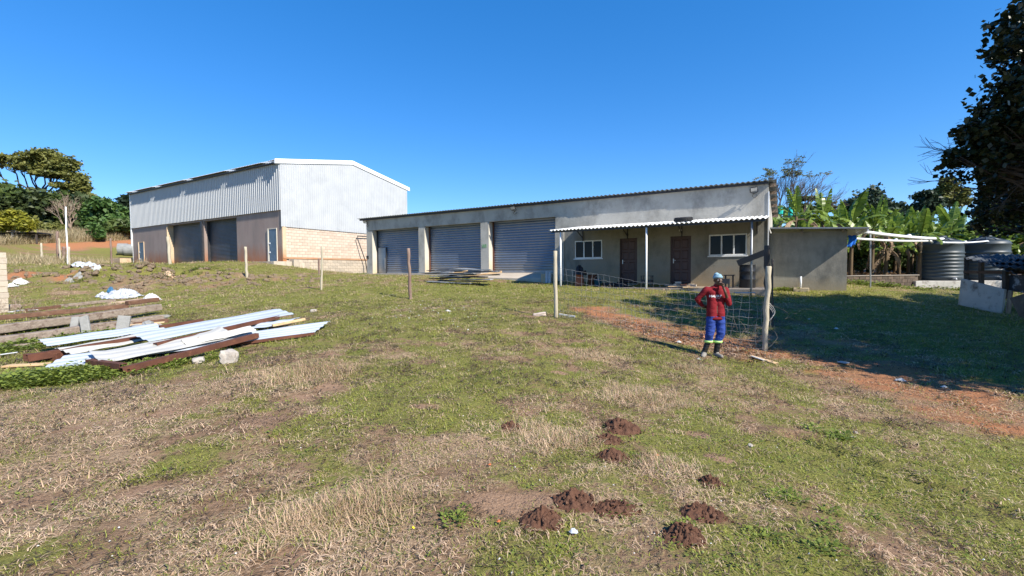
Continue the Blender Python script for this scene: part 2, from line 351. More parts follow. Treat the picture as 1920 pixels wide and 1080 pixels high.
MT['lf_yellow'] = leafmat('leaf_yellow', (.17, .18, .02), (.30, .28, .03), .9, .3)
MT['lf_blue'] = leafmat('leaf_blue', (.020, .035, .020), (.045, .07, .035), .6, .15)
MT['lf_big'] = leafmat('leaf_big', (.012, .020, .010), (.03, .042, .016), 1.2, .12, rough=.35)
MT['lf_banana'] = leafmat('leaf_banana', (.075, .135, .016), (.22, .30, .05), .6, .35, rough=.35)
MT['lf_banana_dry'] = leafmat('leaf_banana_dry', (.22, .15, .09), (.36, .26, .17), 1.2, .2, rough=.8)
MT['lf_vine'] = leafmat('leaf_vine', (.10, .17, .03), (.22, .30, .06), .9, .3)
MT['lf_weed'] = leafmat('leaf_weed', (.11, .15, .022), (.24, .29, .055), 2.5, .3)
MT['gr_green'] = leafmat('blade_green', (.19, .215, .030), (.38, .39, .07), 1.3, .3, c3=(.40, .33, .17))
MT['gr_dry'] = leafmat('blade_dry', (.40, .265, .16), (.72, .53, .355), 1.5, .2, c3=(.20, .22, .06))
MT['gr_tan'] = leafmat('blade_tan', (.40, .31, .18), (.55, .45, .28), .5, .2, c3=(.22, .20, .08))

# ------------------------------------------------------------------ ground masks
def H2(px, py): v = hit(px, py); return (v.x, v.y)
_rb = [H2(a, b) for a, b in ((-120, 482), (-20, 476), (60, 471), (110, 468), (180, 464), (240, 460), (290, 456))]
RBT = [p[0] / p[1] for p in _rb]; RBY = [p[1] for p in _rb]; RBX = True
RED = [H2(a, b) for a, b in ((1120, 585), (1180, 602), (1250, 622), (1340, 645), (1437, 662), (1560, 682), (1680, 708), (1790, 738), (1905, 785))]
# kind, px, py, rx(m along image), ry(m in depth), strength
PATCH = [('d', 1190, 742, 0.54, 0.40, 1.0), ('d', 1035, 822, 0.36, 0.29, .9), ('d', 1255, 880, 0.36, 0.20, .8), ('d', 1300, 930, 0.25, 0.14, .5), ('d', 100, 880, 1.15, 0.65, .55), ('d', 250, 960, 0.79, 0.36, .6),
 ('d', 640, 960, 0.50, 0.32, .9), ('d', 640, 1050, 0.65, 0.25, .7), ('d', 350, 1050, 0.72, 0.29, .6), ('d', 560, 700, 0.72, 0.65, .8), ('d', 700, 680, 0.58, 0.50, .45), ('d', 1110, 665, 0.58, 0.36, .8), ('d', 1310, 695, 0.58, 0.36, .8), ('d', 745, 850, 0.43, 0.36, .55),
 ('d', 120, 780, 1.15, 0.65, .6), ('d', 870, 830, 0.36, 0.29, .5), ('d', 200, 575, 1.80, 0.86, .8), ('d', 1160, 950, 0.36, 0.22, .4),
 ('d', 340, 745, 0.86, 0.50, .5), ('d', 10, 800, 0.86, 0.58, .5),
 ('s', 480, 790, 0.41, 0.28, 1.0), ('s', 265, 922, 0.23, 0.15, 1.1), ('s', 540, 1045, 0.19, 0.17, 1.1), ('s', 400, 945, 0.22, 0.12, .8), ('s', 50, 940, 0.25, 0.17, .9), ('s', 190, 890, 0.22, 0.14, .8), ('s', 120, 765, 0.22, 0.14, .9), ('s', 210, 740, 0.25, 0.15, .8), ('s', 130, 805, 0.28, 0.14, .8), ('s', 400, 748, 0.33, 0.14, .7),
 ('s', 935, 940, 0.20, 0.14, 1.0), ('s', 990, 773, 0.14, 0.10, 1.0), ('s', 790, 762, 0.19, 0.12, .9), ('s', 1350, 860, 0.17, 0.12, .9), ('s', 1310, 815, 0.19, 0.11, .8), ('s', 1410, 915, 0.22, 0.11, .6), ('s', 1660, 1030, 0.22, 0.14, .9), ('s', 1050, 700, 0.17, 0.11, .8), ('s', 610, 725, 0.22, 0.17, .9), ('s', 560, 745, 0.17, 0.14, .8), ('s', 340, 820, 0.22, 0.14, .7),
 ('s', 620, 665, 0.22, 0.17, .7), ('s', 1150, 1050, 0.33, 0.17, .12), ('s', 1080, 1000, 0.28, 0.17, .12), ('s', 870, 960, 0.39, 0.22, .12), ('s', 760, 1010, 0.39, 0.22, .12), ('s', 300, 775, 0.28, 0.17, .5),
 ('g', 550, 860, 1.0, .7, .3), ('g', 760, 760, 1.2, 1.0, .5), ('g', 900, 700, 1.6, 1.2, .45), ('g', 1500, 900, 1.2, 1.0, .4), ('g', 1700, 850, 1.6, 1.0, .35), ('g', 1480, 1010, .9, .5, .3), ('g', 30, 1050, .5, .3, .6),
 ('g', 60, 700, 2.0, .9, 1.2), ('g', 250, 690, 1.2, .4, 1.0), ('g', 300, 640, 1.5, .8, 1.0), ('g', 950, 545, 6, 1.8, .6), ('g', 1050, 560, 4, 2, .3), ('g', 700, 560, 5, 2.0, .3), ('g', 400, 505, 5, 1.5, .5), ('g', 650, 620, 2, 1.5, .4),
 ('g', 1650, 560, 6, 2.2, .8), ('g', 1800, 620, 3, 2.2, .8), ('g', 1640, 548, 5, 1.2, .4),
 ('s', 1150, 800, 0.28, 0.17, .6), ('s', 1060, 940, 0.28, 0.14, .5), ('s', 1320, 960, 0.28, 0.14, .5), ('s', 1450, 640, 1.10, 0.55, .35), ('s', 1550, 640, 1.21, 0.55, .35), ('s', 300, 525, 2.20, 0.55, .5), ('d', 300, 530, 2.88, 0.72, .4)]
PW = [(k,) + H2(a, b) + (rx, ry, st) for k, a, b, rx, ry, st in PATCH]
REDSPOT = [H2(40, 517) + (.7,), H2(62, 513) + (.5,), H2(128, 518) + (.5,)]
def masks(x, y):
    n1 = fbm(x / 1.3, y / 1.3, 31, 4); n2 = fbm(x / .45, y / .45, 41, 4); n3 = fbm(x / 4.5, y / 4.5, 51, 3)
    g = .55 + (n1 - .5) * .75 + (n2 - .5) * 1.5 + (n3 - .5) * .35
    d = .30 + (fbm(x / 1.0, y / 1.0, 61, 4) - .5) * .8 + (fbm(x / .35, y / .35, 66, 3) - .5) * 1.2
    s = .17 + (fbm(x / .6, y / .6, 71, 4) - .5) * 1.3
    az = np.arctan2(x, y); r = np.hypot(x, y)
    g -= .24 * np.clip((-x + 1.0) / 3.5, 0, 1) * np.clip((7.5 - y) / 2, 0, 1)     # worn, dry lower left
    d += .14 * np.clip((-x + 1.0) / 3.5, 0, 1) * np.clip((7.5 - y) / 2, 0, 1)
    g += .12 * np.clip((y - 6) / 4, 0, 1)
    for k, cx, cy, rx, ry, st in PW:
        L = math.hypot(cx, cy); ux, uy = cx / L, cy / L
        dy = (x - cx) * ux + (y - cy) * uy; dx = (x - cx) * uy - (y - cy) * ux
        w = st * np.exp(-((dx / rx) ** 2 + (dy / ry) ** 2) * 1.1)
        w = w * np.clip(.35 + 1.5 * fbm(x / .32 + 3, y / .32, 91, 3), .3, 1.5) * (1 if st < 1.05 else .9)
        if k == 'd': d += w * 1.1; g -= w * .6; s -= w * .6
        elif k == 's': s += w * 1.1; g -= w * .8; d -= w * .8
        else: g += w * .9; d -= w * .5; s -= w * .6
    rd = seg_dist(x, y, RED); wn_ = 1.05 + (fbm(x / .9, y / .9, 81, 4) - .5) * 1.6
    red = np.clip(1.5 * (wn_ - rd / 1.0), 0, 1) * np.clip((fbm(x / .5, y / .5, 83, 3) + .25), 0, 1)
    for cx, cy, rr in REDSPOT: red = np.maximum(red, np.exp(-(((x - cx) ** 2 + (y - cy) ** 2) / rr ** 2)) * 1.2)
    # the scraped red strip in front of the dry hillside
    v = bank_v(x, y) + 3.0 * (fbm(x / 2.2, y / 2.2, 95, 3) - .5); red = np.maximum(red, np.clip(1.5 - np.abs(v) / 1.1, 0, 1) * (x < -25) * (x / np.maximum(y, 5) > -1.03))
    g -= red * .8; d -= red * .4; s = s * (1 - .5 * red)
    hill = np.clip((v - 1.2) / 1.2, 0, 1) * (x < -20)
    d = d + hill * 1.2; g = g - hill * .7; s = s - hill * .6
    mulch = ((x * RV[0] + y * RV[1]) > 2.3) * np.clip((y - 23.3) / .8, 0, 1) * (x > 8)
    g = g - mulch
    return [np.clip(a, 0, 1) for a in (g, d, s, red, mulch)]

# ------------------------------------------------------------------ ground sheet
def build_ground():
    n = 560; t = np.linspace(-1, 1, n); a = 1.1; k = math.asinh(700 / a)
    xs = a * np.sinh(k * t); ys = 7 + a * np.sinh(k * t)
    X, Y = np.meshgrid(xs, ys); Z = gz(X.ravel(), Y.ravel())
    V = np.c_[X.ravel(), Y.ravel(), Z]
    i = np.arange(n - 1); I, J = np.meshgrid(i, i); b = (J * n + I).ravel()
    me = npmesh('ground', V, np.c_[b, b + 1, b + n + 1, b + n], None, True)
    ms = masks(X.ravel(), Y.ravel())
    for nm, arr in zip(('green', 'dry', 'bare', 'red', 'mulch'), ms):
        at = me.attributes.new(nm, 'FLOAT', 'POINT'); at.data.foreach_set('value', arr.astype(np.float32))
    m = bpy.data.materials.new('field_ground'); m.use_nodes = True; nt = m.node_tree; N = nt.nodes; L = nt.links
    bs = N['Principled BSDF']; bs.inputs['Roughness'].default_value = .95; bs.inputs['Specular IOR Level'].default_value = .1
    g = N.new('ShaderNodeNewGeometry')
    def noise(s, det=8, r=.65):
        q = N.new('ShaderNodeTexNoise'); q.inputs['Scale'].default_value = s; q.inputs['Detail'].default_value = det; q.inputs['Roughness'].default_value = r
        L.new(g.outputs['Position'], q.inputs['Vector']); return q.outputs['Fac']
    def attr(nm):
        q = N.new('ShaderNodeAttribute'); q.attribute_name = nm; return q.outputs['Fac']
    def math_(op, a_, b_, c_=None):
        q = N.new('ShaderNodeMath'); q.operation = op
        for i_, v_ in enumerate((a_, b_, c_)):
            if v_ is None: continue
            if isinstance(v_, (int, float)): q.inputs[i_].default_value = v_
            else: L.new(v_, q.inputs[i_])
        return q.outputs[0]
    def mr(a_, lo, hi):
        q = N.new('ShaderNodeMapRange'); q.inputs[1].default_value = lo; q.inputs[2].default_value = hi; L.new(a_, q.inputs[0]); return q.outputs[0]
    def mix(f_, a_, b_):
        q = N.new('ShaderNodeMix'); q.data_type = 'RGBA'; L.new(f_, q.inputs[0])
        for s_, v_ in ((q.inputs[6], a_), (q.inputs[7], b_)):
            if isinstance(v_, tuple): s_.default_value = col4(v_)
            else: L.new(v_, s_)
        return q.outputs[2]
    fine = noise(22); fine2 = noise(60, 5); mid = noise(5)
    soil = mix(mr(fine, .3, .7), (.12, .072, .040), (.33, .215, .13))
    soil = mix(mr(mid, .4, .7), soil, (.24, .155, .095))
    straw = mix(mr(fine2, .35, .65), (.17, .11, .065), (.42, .30, .19))
    green = mix(mr(fine2, .35, .65), (.11, .105, .028), (.26, .245, .07))  # straw and green darkened in colour for the shade between blades
    green = mix(mr(mid, .45, .7), green, (.15, .15, .045))
    jit = math_('MULTIPLY_ADD', math_('ADD', fine, noise(9, 6)), 1.1, -1.1)
    c = mix(mr(math_('ADD', attr('dry'), jit), .30, .62), soil, straw)
    c = mix(mr(math_('ADD', attr('green'), jit), .35, .65), c, green)
    c = mix(mr(math_('ADD', attr('bare'), math_('MULTIPLY', jit, .6)), .62, .82), c, mix(mr(fine2, .3, .7), (.20, .118, .070), (.37, .245, .16)))
    c = mix(mr(math_('ADD', attr('red'), math_('MULTIPLY', jit, .7)), .25, .75), c, mix(mr(fine, .3, .7), (.27, .11, .05), (.40, .19, .095)))
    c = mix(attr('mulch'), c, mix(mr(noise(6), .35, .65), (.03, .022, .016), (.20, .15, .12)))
    L.new(c, bs.inputs['Base Color'])
    bp = N.new('ShaderNodeBump'); bp.inputs['Strength'].default_value = .9; bp.inputs['Distance'].default_value = .035
    h = math_('MULTIPLY_ADD', fine2, .5, fine); L.new(h, bp.inputs['Height']); L.new(bp.outputs[0], bs.inputs['Normal'])
    me.materials.append(m)
    link('ground', me, kind='structure')
build_ground()

# ------------------------------------------------------------------ tufts scattered over the ground
def blades(n, spread, h0, h1, w, lean, seed, seg=3, flat=0.0):
    r = np.random.RandomState(seed); V = []; Fs = []
    for i in range(n):
        a = r.rand() * 6.283; rad = spread * math.sqrt(r.rand()); bx, by = rad * math.cos(a), rad * math.sin(a)
        L_ = h0 + (h1 - h0) * r.rand(); da = r.rand() * 6.283; ln = lean * (.4 + .9 * r.rand())
        dx, dy = math.cos(da), math.sin(da); px, py = -dy, dx; ww = w * (.7 + .6 * r.rand()); b0 = len(V)
        th = math.pi / 2 - ln * .5; x = bx; y = by; z = -.006
        if r.rand() < flat: th = .15 + .25 * r.rand(); z = .004 + .012 * r.rand()
        for k in range(seg + 1):
            f = k / seg; wk = ww * (1 - f * f * .95)
            V.append((x - px * wk / 2, y - py * wk / 2, z)); V.append((x + px * wk / 2, y + py * wk / 2, z))
            st = L_ / seg; x += dx * math.cos(th) * st; y += dy * math.cos(th) * st; z += math.sin(th) * st; th -= ln / seg
        for k in range(seg): q = b0 + 2 * k; Fs.append((q, q + 1, q + 3, q + 2))
    return np.array(V), np.array(Fs)
def leafy(n, spread, h, size, seed):
    r = np.random.RandomState(seed); V = []; Fs = []
    for i in range(n):
        a = r.rand() * 6.283; rad = spread * math.sqrt(r.rand()); c = np.array([rad * math.cos(a), rad * math.sin(a), h * r.rand() * (1 - .5 * rad / spread)])
        d = np.array([math.cos(a + r.randn() * .6), math.sin(a + r.randn() * .6), .5 * r.rand()]); d /= np.linalg.norm(d)
        s_ = np.cross(d, [0, 0, 1]); s_ /= np.linalg.norm(s_); s_ = s_ + np.array([0, 0, (r.rand() - .5) * .8]); k = size * (.6 + .8 * r.rand()); b0 = len(V)
        V += [c, c + d * k * .5 + s_ * k * .38, c + d * k, c + d * k * .5 - s_ * k * .38]; Fs.append((b0, b0 + 1, b0 + 2, b0 + 3))
    return np.array(V), np.array(Fs)
def scatter(name, P, rotz, scl, protos, label, seed=0, tilt=.12):
    V = np.asarray(P, np.float32); me = bpy.data.meshes.new(name); me.vertices.add(len(V)); me.vertices.foreach_set('co', V.ravel())
    r = np.random.RandomState(seed)
    R3 = np.c_[(r.rand(len(V)) - .5) * 2 * tilt, (r.rand(len(V)) - .5) * 2 * tilt, rotz].astype(np.float32)
    at = me.attributes.new('rot', 'FLOAT_VECTOR', 'POINT'); at.data.foreach_set('vector', R3.ravel())
    at = me.attributes.new('scl', 'FLOAT', 'POINT'); at.data.foreach_set('value', np.asarray(scl, np.float32))
    at = me.attributes.new('idx', 'INT', 'POINT'); at.data.foreach_set('value', r.randint(0, len(protos), len(V)).astype(np.int32))
    coll = bpy.data.collections.new(name + '_shapes')
    for i, pm in enumerate(protos):
        o = bpy.data.objects.new('%s_shape' % name, pm); coll.objects.link(o)
    ng = bpy.data.node_groups.new(name, 'GeometryNodeTree'); N = ng.nodes; L = ng.links
    ng.interface.new_socket('Geometry', in_out='INPUT', socket_type='NodeSocketGeometry'); ng.interface.new_socket('Geometry', in_out='OUTPUT', socket_type='NodeSocketGeometry')
    gi = N.new('NodeGroupInput'); go = N.new('NodeGroupOutput'); ip = N.new('GeometryNodeInstanceOnPoints')
    ci = N.new('GeometryNodeCollectionInfo'); ci.inputs['Collection'].default_value = coll; ci.inputs['Separate Children'].default_value = True; ci.inputs['Reset Children'].default_value = True
    def na(nm, dt):
        q = N.new('GeometryNodeInputNamedAttribute'); q.data_type = dt; q.inputs['Name'].default_value = nm; return [s_ for s_ in q.outputs if s_.enabled and s_.name == 'Attribute'][0]
    L.new(gi.outputs[0], ip.inputs['Points']); L.new(ci.outputs[0], ip.inputs['Instance']); ip.inputs['Pick Instance'].default_value = True
    L.new(na('idx', 'INT'), ip.inputs['Instance Index']); L.new(na('rot', 'FLOAT_VECTOR'), ip.inputs['Rotation']); L.new(na('scl', 'FLOAT'), ip.inputs['Scale'])
    L.new(ip.outputs[0], go.inputs[0])
    o = link(name, me, kind='stuff', label=label); md = o.modifiers.new('scatter', 'NODES'); md.node_group = ng
    return o
BLOCKED = [(-24.2, -9.8, 20.3, 40), (-9.9, -.4, 18.25, 40), (-14.2, -10.0, 19.7, 21), (-.5, 2.2, 22.1, 40), (-51.5, -28.1, 17.7, 40)]
def scatter_points(dens, r0_, r1_, seed, halfang=.92):
    r = np.random.RandomState(seed); A = halfang * (r1_ ** 2 - r0_ ** 2); n = int(A * dens)
    rr = np.sqrt(r.rand(n) * (r1_ ** 2 - r0_ ** 2) + r0_ ** 2); a = (r.rand(n) * 2 - 1) * halfang
    x = rr * np.sin(a); y = rr * np.cos(a)
    s_ = x * RV[0] + y * RV[1]; c_ = x * VV[0] + y * VV[1]; ok = np.ones(n, bool)
    for a0, a1, b0, b1 in BLOCKED: ok &= ~((s_ > a0) & (s_ < a1) & (c_ > b0) & (c_ < b1))
    return x[ok], y[ok], r
def pm_(nm, VF, mat): return npmesh(nm, VF[0], VF[1], mat)
GREENP = [pm_('grass_tuft', blades(26, .10, .02, .055, .0050, 1.5, s, 3, .3), MT['gr_green']) for s in range(5)] + [pm_('clover_tuft', leafy(20, .09, .03, .018, s), MT['lf_weed']) for s in (11,)]
DRYP = [pm_('straw_tuft', blades(30, .12, .03, .085, .0042, 2.3, 20 + s, 3, .85), MT['gr_dry']) for s in range(5)]
STANDP = [pm_('standing_straw', blades(60, .10, .04, .12, .0042, 1.4, 40 + s, 3, .3), MT['gr_dry']) for s in range(4)]
WEEDP = [pm_('weed_clump', leafy(60, .16, .15, .06, 60 + s), MT['lf_weed']) for s in range(3)]
TALLP = [pm_('tall_grass', blades(40, .35, .45, .95, .02, 1.0, 80 + s, 3, .1), MT['gr_tan']) for s in range(3)]
HALF = 1.0
GP, GS, DP, DS = [], [], [], []
for (ra, rb, dens, sc_) in ((1.6, 4.5, 330, .85), (4.5, 9, 190, 1.05), (9, 17, 90, 1.5), (17, 32, 30, 2.3), (32, 55, 6, 3.4)):
    x, y, r = scatter_points(dens, ra, rb, int(ra * 10)); g, d, s, red, mu = masks(x, y)
    u = r.rand(len(x)); pg = np.clip((g - .25) * 1.3, .20, .80) * (1 - np.clip(s * 1.6 - .55, 0, .97)) * (1 - red * .85) * (1 - mu)
    pd = np.clip((d - .15) * 1.0, .20, .75) * (1 - np.clip(s * 1.6 - .5, 0, .96)) * (1 - red * .75) * (1 - mu)
    kg = u < pg * .75; kd = (~kg) & (r.rand(len(x)) < pd * .75)
    nr = seg_dist(x, y, RUT) > .06; kg &= nr; kd &= nr
    z = gz(x, y); P = np.c_[x, y, z]
    GP.append(P[kg]); GS.append(sc_ * (.6 + .8 * r.rand(kg.sum()))); DP.append(P[kd]); DS.append(sc_ * (.6 + .8 * r.rand(kd.sum())))
def cat_(P, S, nm, protos, label, seed):
    P = np.concatenate(P); S = np.concatenate(S); r = np.random.RandomState(seed); return scatter(nm, P, r.rand(len(P)) * 6.283, S, protos, label, seed)
cat_(GP, GS, 'grass', GREENP, 'short green grass and clover growing over the field', 1)
cat_(DP, DS, 'dry_grass', DRYP, 'flattened dry straw coloured grass between the green', 2)
# upright straw patches
SP, SS = [], []
for k, px, py, rx, ry, st in PATCH:
    if k != 'd' or st < .75 or py < 640: continue
    cx, cy = H2(px, py); r = np.random.RandomState(int(px)); n = int(rx * ry * (900 if st >= .9 else 420))
    L_ = math.hypot(cx, cy); ux, uy = cx / L_, cy / L_; dx = r.randn(n) * rx * .48; dy = r.randn(n) * ry * .48
    x = cx + dx * uy + dy * ux; y = cy - dx * ux + dy * uy; SP.append(np.c_[x, y, gz(x, y)]); SS.append(.6 + .7 * r.rand(n))
cat_(SP, SS, 'straw_patches', STANDP, 'upright tufts of pale dry straw in patches', 3)
WP, WS = [], []
for px, py, rx, ry, n, s_ in ((40, 715, .9, .35, 150, .9), (160, 705, .9, .3, 150, .8), (20, 655, .9, .5, 120, .9), (110, 640, .7, .35, 90, .8), (290, 622, .8, .3, 60, .7), (190, 632, .4, .3, 60, 1.0), (60, 620, .6, .4, 60, .9), (240, 700, .5, .2, 50, .6), (390, 672, .5, .2, 30, .5), (130, 585, .6, .2, 25, .8),
                              (1800, 545, 2, .4, 40, 1.4), (1640, 536, 2.2, .3, 40, 1.6), (1475, 545, .5, .2, 12, 1.3), (1560, 820, .2, .1, 6, .7), (1530, 950, .3, .2, 6, .45), (1230, 975, .25, .1, 4, .35), (860, 965, .15, .1, 5, .5), (1430, 1010, .3, .15, 5, .4), (320, 505, 2, .6, 30, 1.2), (690, 515, .8, .2, 8, 1.0)):
    cx, cy = H2(px, py); r = np.random.RandomState(px + py); L_ = math.hypot(cx, cy); ux, uy = cx / L_, cy / L_
    dx = r.randn(n) * rx * .6; dy = r.randn(n) * ry * .6; x = cx + dx * uy + dy * ux; y = cy - dx * ux + dy * uy
    WP.append(np.c_[x, y, gz(x, y) - .01]); WS.append(s_ * (.5 + .7 * r.rand(n)))
cat_(WP, WS, 'weeds', WEEDP, 'leafy green weeds round the debris and walls', 4)
# tall dry grass on the hillside to the left
r = np.random.RandomState(5); n = 26000; x = -20 - 75 * r.rand(n); y = 42 + 34 * r.rand(n)
k = (bank_v(x, y) > 1.2) & (x / y > -1.35); x = x[k]; y = y[k]
scatter('hill_grass', np.c_[x, y, gz(x, y) - .05], r.rand(len(x)) * 6.28, .8 + .7 * r.rand(len(x)), TALLP, 'tall dry tan grass on the hillside', 5)
# rough brush on the near left rise
def lump_mesh(s, mat):
    r = np.random.RandomState(s); bm = bmesh.new(); bmesh.ops.create_icosphere(bm, subdivisions=2, radius=1)
    for v in bm.verts: v.co *= .75 + .5 * r.rand(); v.co.z *= .6
    me = bpy.data.meshes.new('soil_clod'); bm.to_mesh(me); bm.free(); me.materials.append(mat); return me
CLODP = [lump_mesh(s, MT['bank_soil']) for s in range(4)]
x, y, r = scatter_points(420, 1.7, 5.5, 900); g_, d_, s_b, rd_, mu_ = masks(x, y); k = r.rand(len(x)) < np.clip(s_b * 1.4 + rd_ - .15, .05, 1)
x2, y2, r2_ = scatter_points(90, 5.5, 13, 901); g_, d_, s_b, rd_, mu_ = masks(x2, y2); k2 = r2_.rand(len(x2)) < np.clip(s_b * 1.2 + rd_ - .2, .03, 1)
def crumb_mesh(s, mat):
    q_ = np.random.RandomState(s); bm = bmesh.new(); bmesh.ops.create_icosphere(bm, subdivisions=1, radius=1)
    for v in bm.verts: v.co *= .7 + .6 * q_.rand(); v.co.z *= .7
    me = bpy.data.meshes.new('soil_crumb'); bm.to_mesh(me); bm.free(); me.materials.append(mat); return me
DBITS = leafmat('dead_bits', (.045, .030, .018), (.12, .08, .045), 4, .1)
xa, ya, ra_ = scatter_points(210, 1.7, 6, 905); xb, yb, rb_ = scatter_points(70, 6, 16, 906); XX = np.r_[xa, xb]; YY = np.r_[ya, yb]; SS_ = np.r_[.5 + .8 * ra_.rand(len(xa)), 1.0 + 1.4 * rb_.rand(len(xb))]
kk = np.random.RandomState(1).rand(len(XX)) < np.clip(1.9 * (fbm(XX / .5, YY / .5, 123, 3) - .28), .1, 1)
scatter('dead_stalks', np.c_[XX, YY, gz(XX, YY)][kk], (XX * 37 % 6.28)[kk], SS_[kk], [npmesh('dead_stalk', *(lambda q_: (q_[0], q_[1]))(blades(9, .07, .02, .075, .006, 2.2, 300 + s, 2, .5)), DBITS) for s in range(4)], 'dark dead stalks and leaf bits between the grass', 10)
X_ = np.r_[x[k], x2[k2]]; Y_ = np.r_[y[k], y2[k2]]; S_ = np.r_[.003 + .011 * r.rand(k.sum()) ** 2.5, .006 + .018 * r.rand(k2.sum()) ** 2.5]
scatter('soil_crumbs', np.c_[X_, Y_, gz(X_, Y_)], r.rand(len(X_)) * 6.28, S_, [crumb_mesh(s, MT['old_soil']) for s in range(3)], 'crumbs of dry soil over the bare patches', 9, .6)
r = np.random.RandomState(16); n = 900; x = -18 + r.randn(n) * 3.6; y = 22.6 + r.randn(n) * 1.0
scatter('soil_clods', np.c_[x, y, gz(x, y) - .02], r.rand(n) * 6.28, .05 + .14 * r.rand(n) ** 2, CLODP, 'brown clods of turned soil along the bank before the warehouse', 7, .6)
r = np.random.RandomState(6); n = 260; c0 = H2(75, 492); x = c0[0] + r.randn(n) * 2.6; y = c0[1] + r.randn(n) * 1.8
scatter('rough_grass', np.c_[x, y, gz(x, y) - .05], r.rand(n) * 6.28, .5 + .5 * r.rand(n), TALLP, 'rough dry brush on the rise by the old fence', 6)
# ================================================================== buildings
# local frame: x = s (along the fronts), y = c (away), z up; an Empty turned by -30.8 degrees carries it
def frame(name, s0, c0, z0, **k):
    e = empty(name, sc(s0, c0, z0), -TH, **k); e['org'] = [s0, c0, z0]; return e, (s0, c0, z0)
def ibr(s0, s1, fn, depth=.035, pitch=.19):
    """trapezoid ribbed sheet in the s direction; fn(s) -> (zbot, ztop); returns profile [(s, off)]"""
    pr = []; n = int(round((s1 - s0) / pitch)); p = (s1 - s0) / n
    for i in range(n):
        a = s0 + i * p
        pr += [(a, 0), (a + p * .55, 0), (a + p * .68, depth), (a + p * .87, depth)]
    pr.append((s1, 0)); return pr
def skin_sheet(mb, pr, place, thick=.0):
    V = []; Fs = []
    for s_, o in pr: a, b = place(s_, o); V += [a, b]
    for i in range(len(pr) - 1): Fs.append((2 * i, 2 * i + 2, 2 * i + 3, 2 * i + 1))
    mb.add(V, Fs)

# ------------------------------------------------------------------ warehouse
WS0, WS1, WC0, WC1 = -50.7, -28.32, 18.1, 29.75; WR = (WC0 + WC1) / 2; EZ, RZ = 8.98, 10.02
wh, o = frame('warehouse', WS0, WC0, 2.4, label='tall warehouse clad in white ribbed sheets above brown plaster and pale block walls', cat='warehouse')
m = MB()
for a, b, z0, z1 in ((WS0 + .1, -44.1, 1.6, 5.9), (-38.65, -38.17, 1.6, 5.68), (-33.66, WS1 - .06, 1.6, 5.9), (-44.1, -33.66, 5.65, 5.9)):
    m.box(a, b, WC0 + .08, WC0 + .30, z0, z1)
m.build('wall', MT['brown_plaster'], wh, org=o)
m = MB(); m.box(-44.09, -44.02, WC0 + .03, WC0 + .60, 1.8, 5.64); m.build('lit_pilaster', MT['warm_plaster'], wh, org=o, bevel=.01)  # warm plaster tone paints in the sun on this side of the opening
m = MB(); m.box(-38.66, -38.16, WC0 + .31, WC0 + .62, 1.8, 5.64); m.box(-38.55, -38.28, WC0 - .02, WC0 + .079, 1.8, 5.64); m.build('column', MT['steel_dark'], wh, org=o)
def shutter(mb, s0, s1, c, z0, z1, pitch=.11, dep=.022):
    n = int((z1 - z0) / pitch); V = []; Fs = []
    for i in range(n):
        za = z0 + (z1 - z0) * i / n; h = (z1 - z0) / n
        for f, d in ((0, 0), (.12, -.3), (.4, -1), (.68, -.8), (.9, 0)):
            V += [(s0, c + d * dep, za + f * h), (s1, c + d * dep, za + f * h)]
    V += [(s0, c, z1), (s1, c, z1)]
    for i in range(len(V) // 2 - 1): Fs.append((2 * i, 2 * i + 1, 2 * i + 3, 2 * i + 2))
    mb.add(V, Fs)
for a, b in ((-44.0, -38.67), (-38.15, -33.67)):
    m = MB(); shutter(m, a + .02, b - .02, WC0 + .5, 2.38, 5.7, .1); sh = m.build('roller_shutter', MT['shutter_dark'], wh, org=o)
    m = MB(); m.box(a + .02, b - .02, WC0 + .44, WC0 + .475, 2.37, 2.47); m.build('bottom_rail', MT['steel_dark'], sh, org=o)
m = MB(); m.box(-33.66, -33.63, WC0 + .31, WC0 + .6, 1.8, 5.64); m.build('jamb', MT['brown_plaster'], wh, org=o)
# personnel doors
for a, b, z0, z1 in ((-49.35, -48.45, 2.42, 4.45), (-29.75, -28.90, 2.46, 4.58)):
    m = MB(); m.box(a, b, WC0 + .055, WC0 + .075, z0, z1); m.box(a + .08, b - .08, WC0 + .045, WC0 + .054, z0 + .1, z1 - .1); d = m.build('door', MT['door_blue'], wh, org=o)
    m = MB(); m.box(a - .11, a - .004, WC0 + .0, WC0 + .079, z0, z1 + .06); m.box(b + .004, b + .05, WC0 + .03, WC0 + .079, z0, z1 + .06); m.box(a, b, WC0 + .03, WC0 + .079, z1 + .004, z1 + .06); m.build('frame', MT['cement_pale'] if a > -40 else MT['warm_plaster'], d, org=o)
    for hz in (.55, 1.15): m = MB(); m.box(a + .0, a + .16, WC0 + .02, WC0 + .044, z0 + hz, z0 + hz + .09); m.build('latch', MT['pvc_white'], d, org=o)
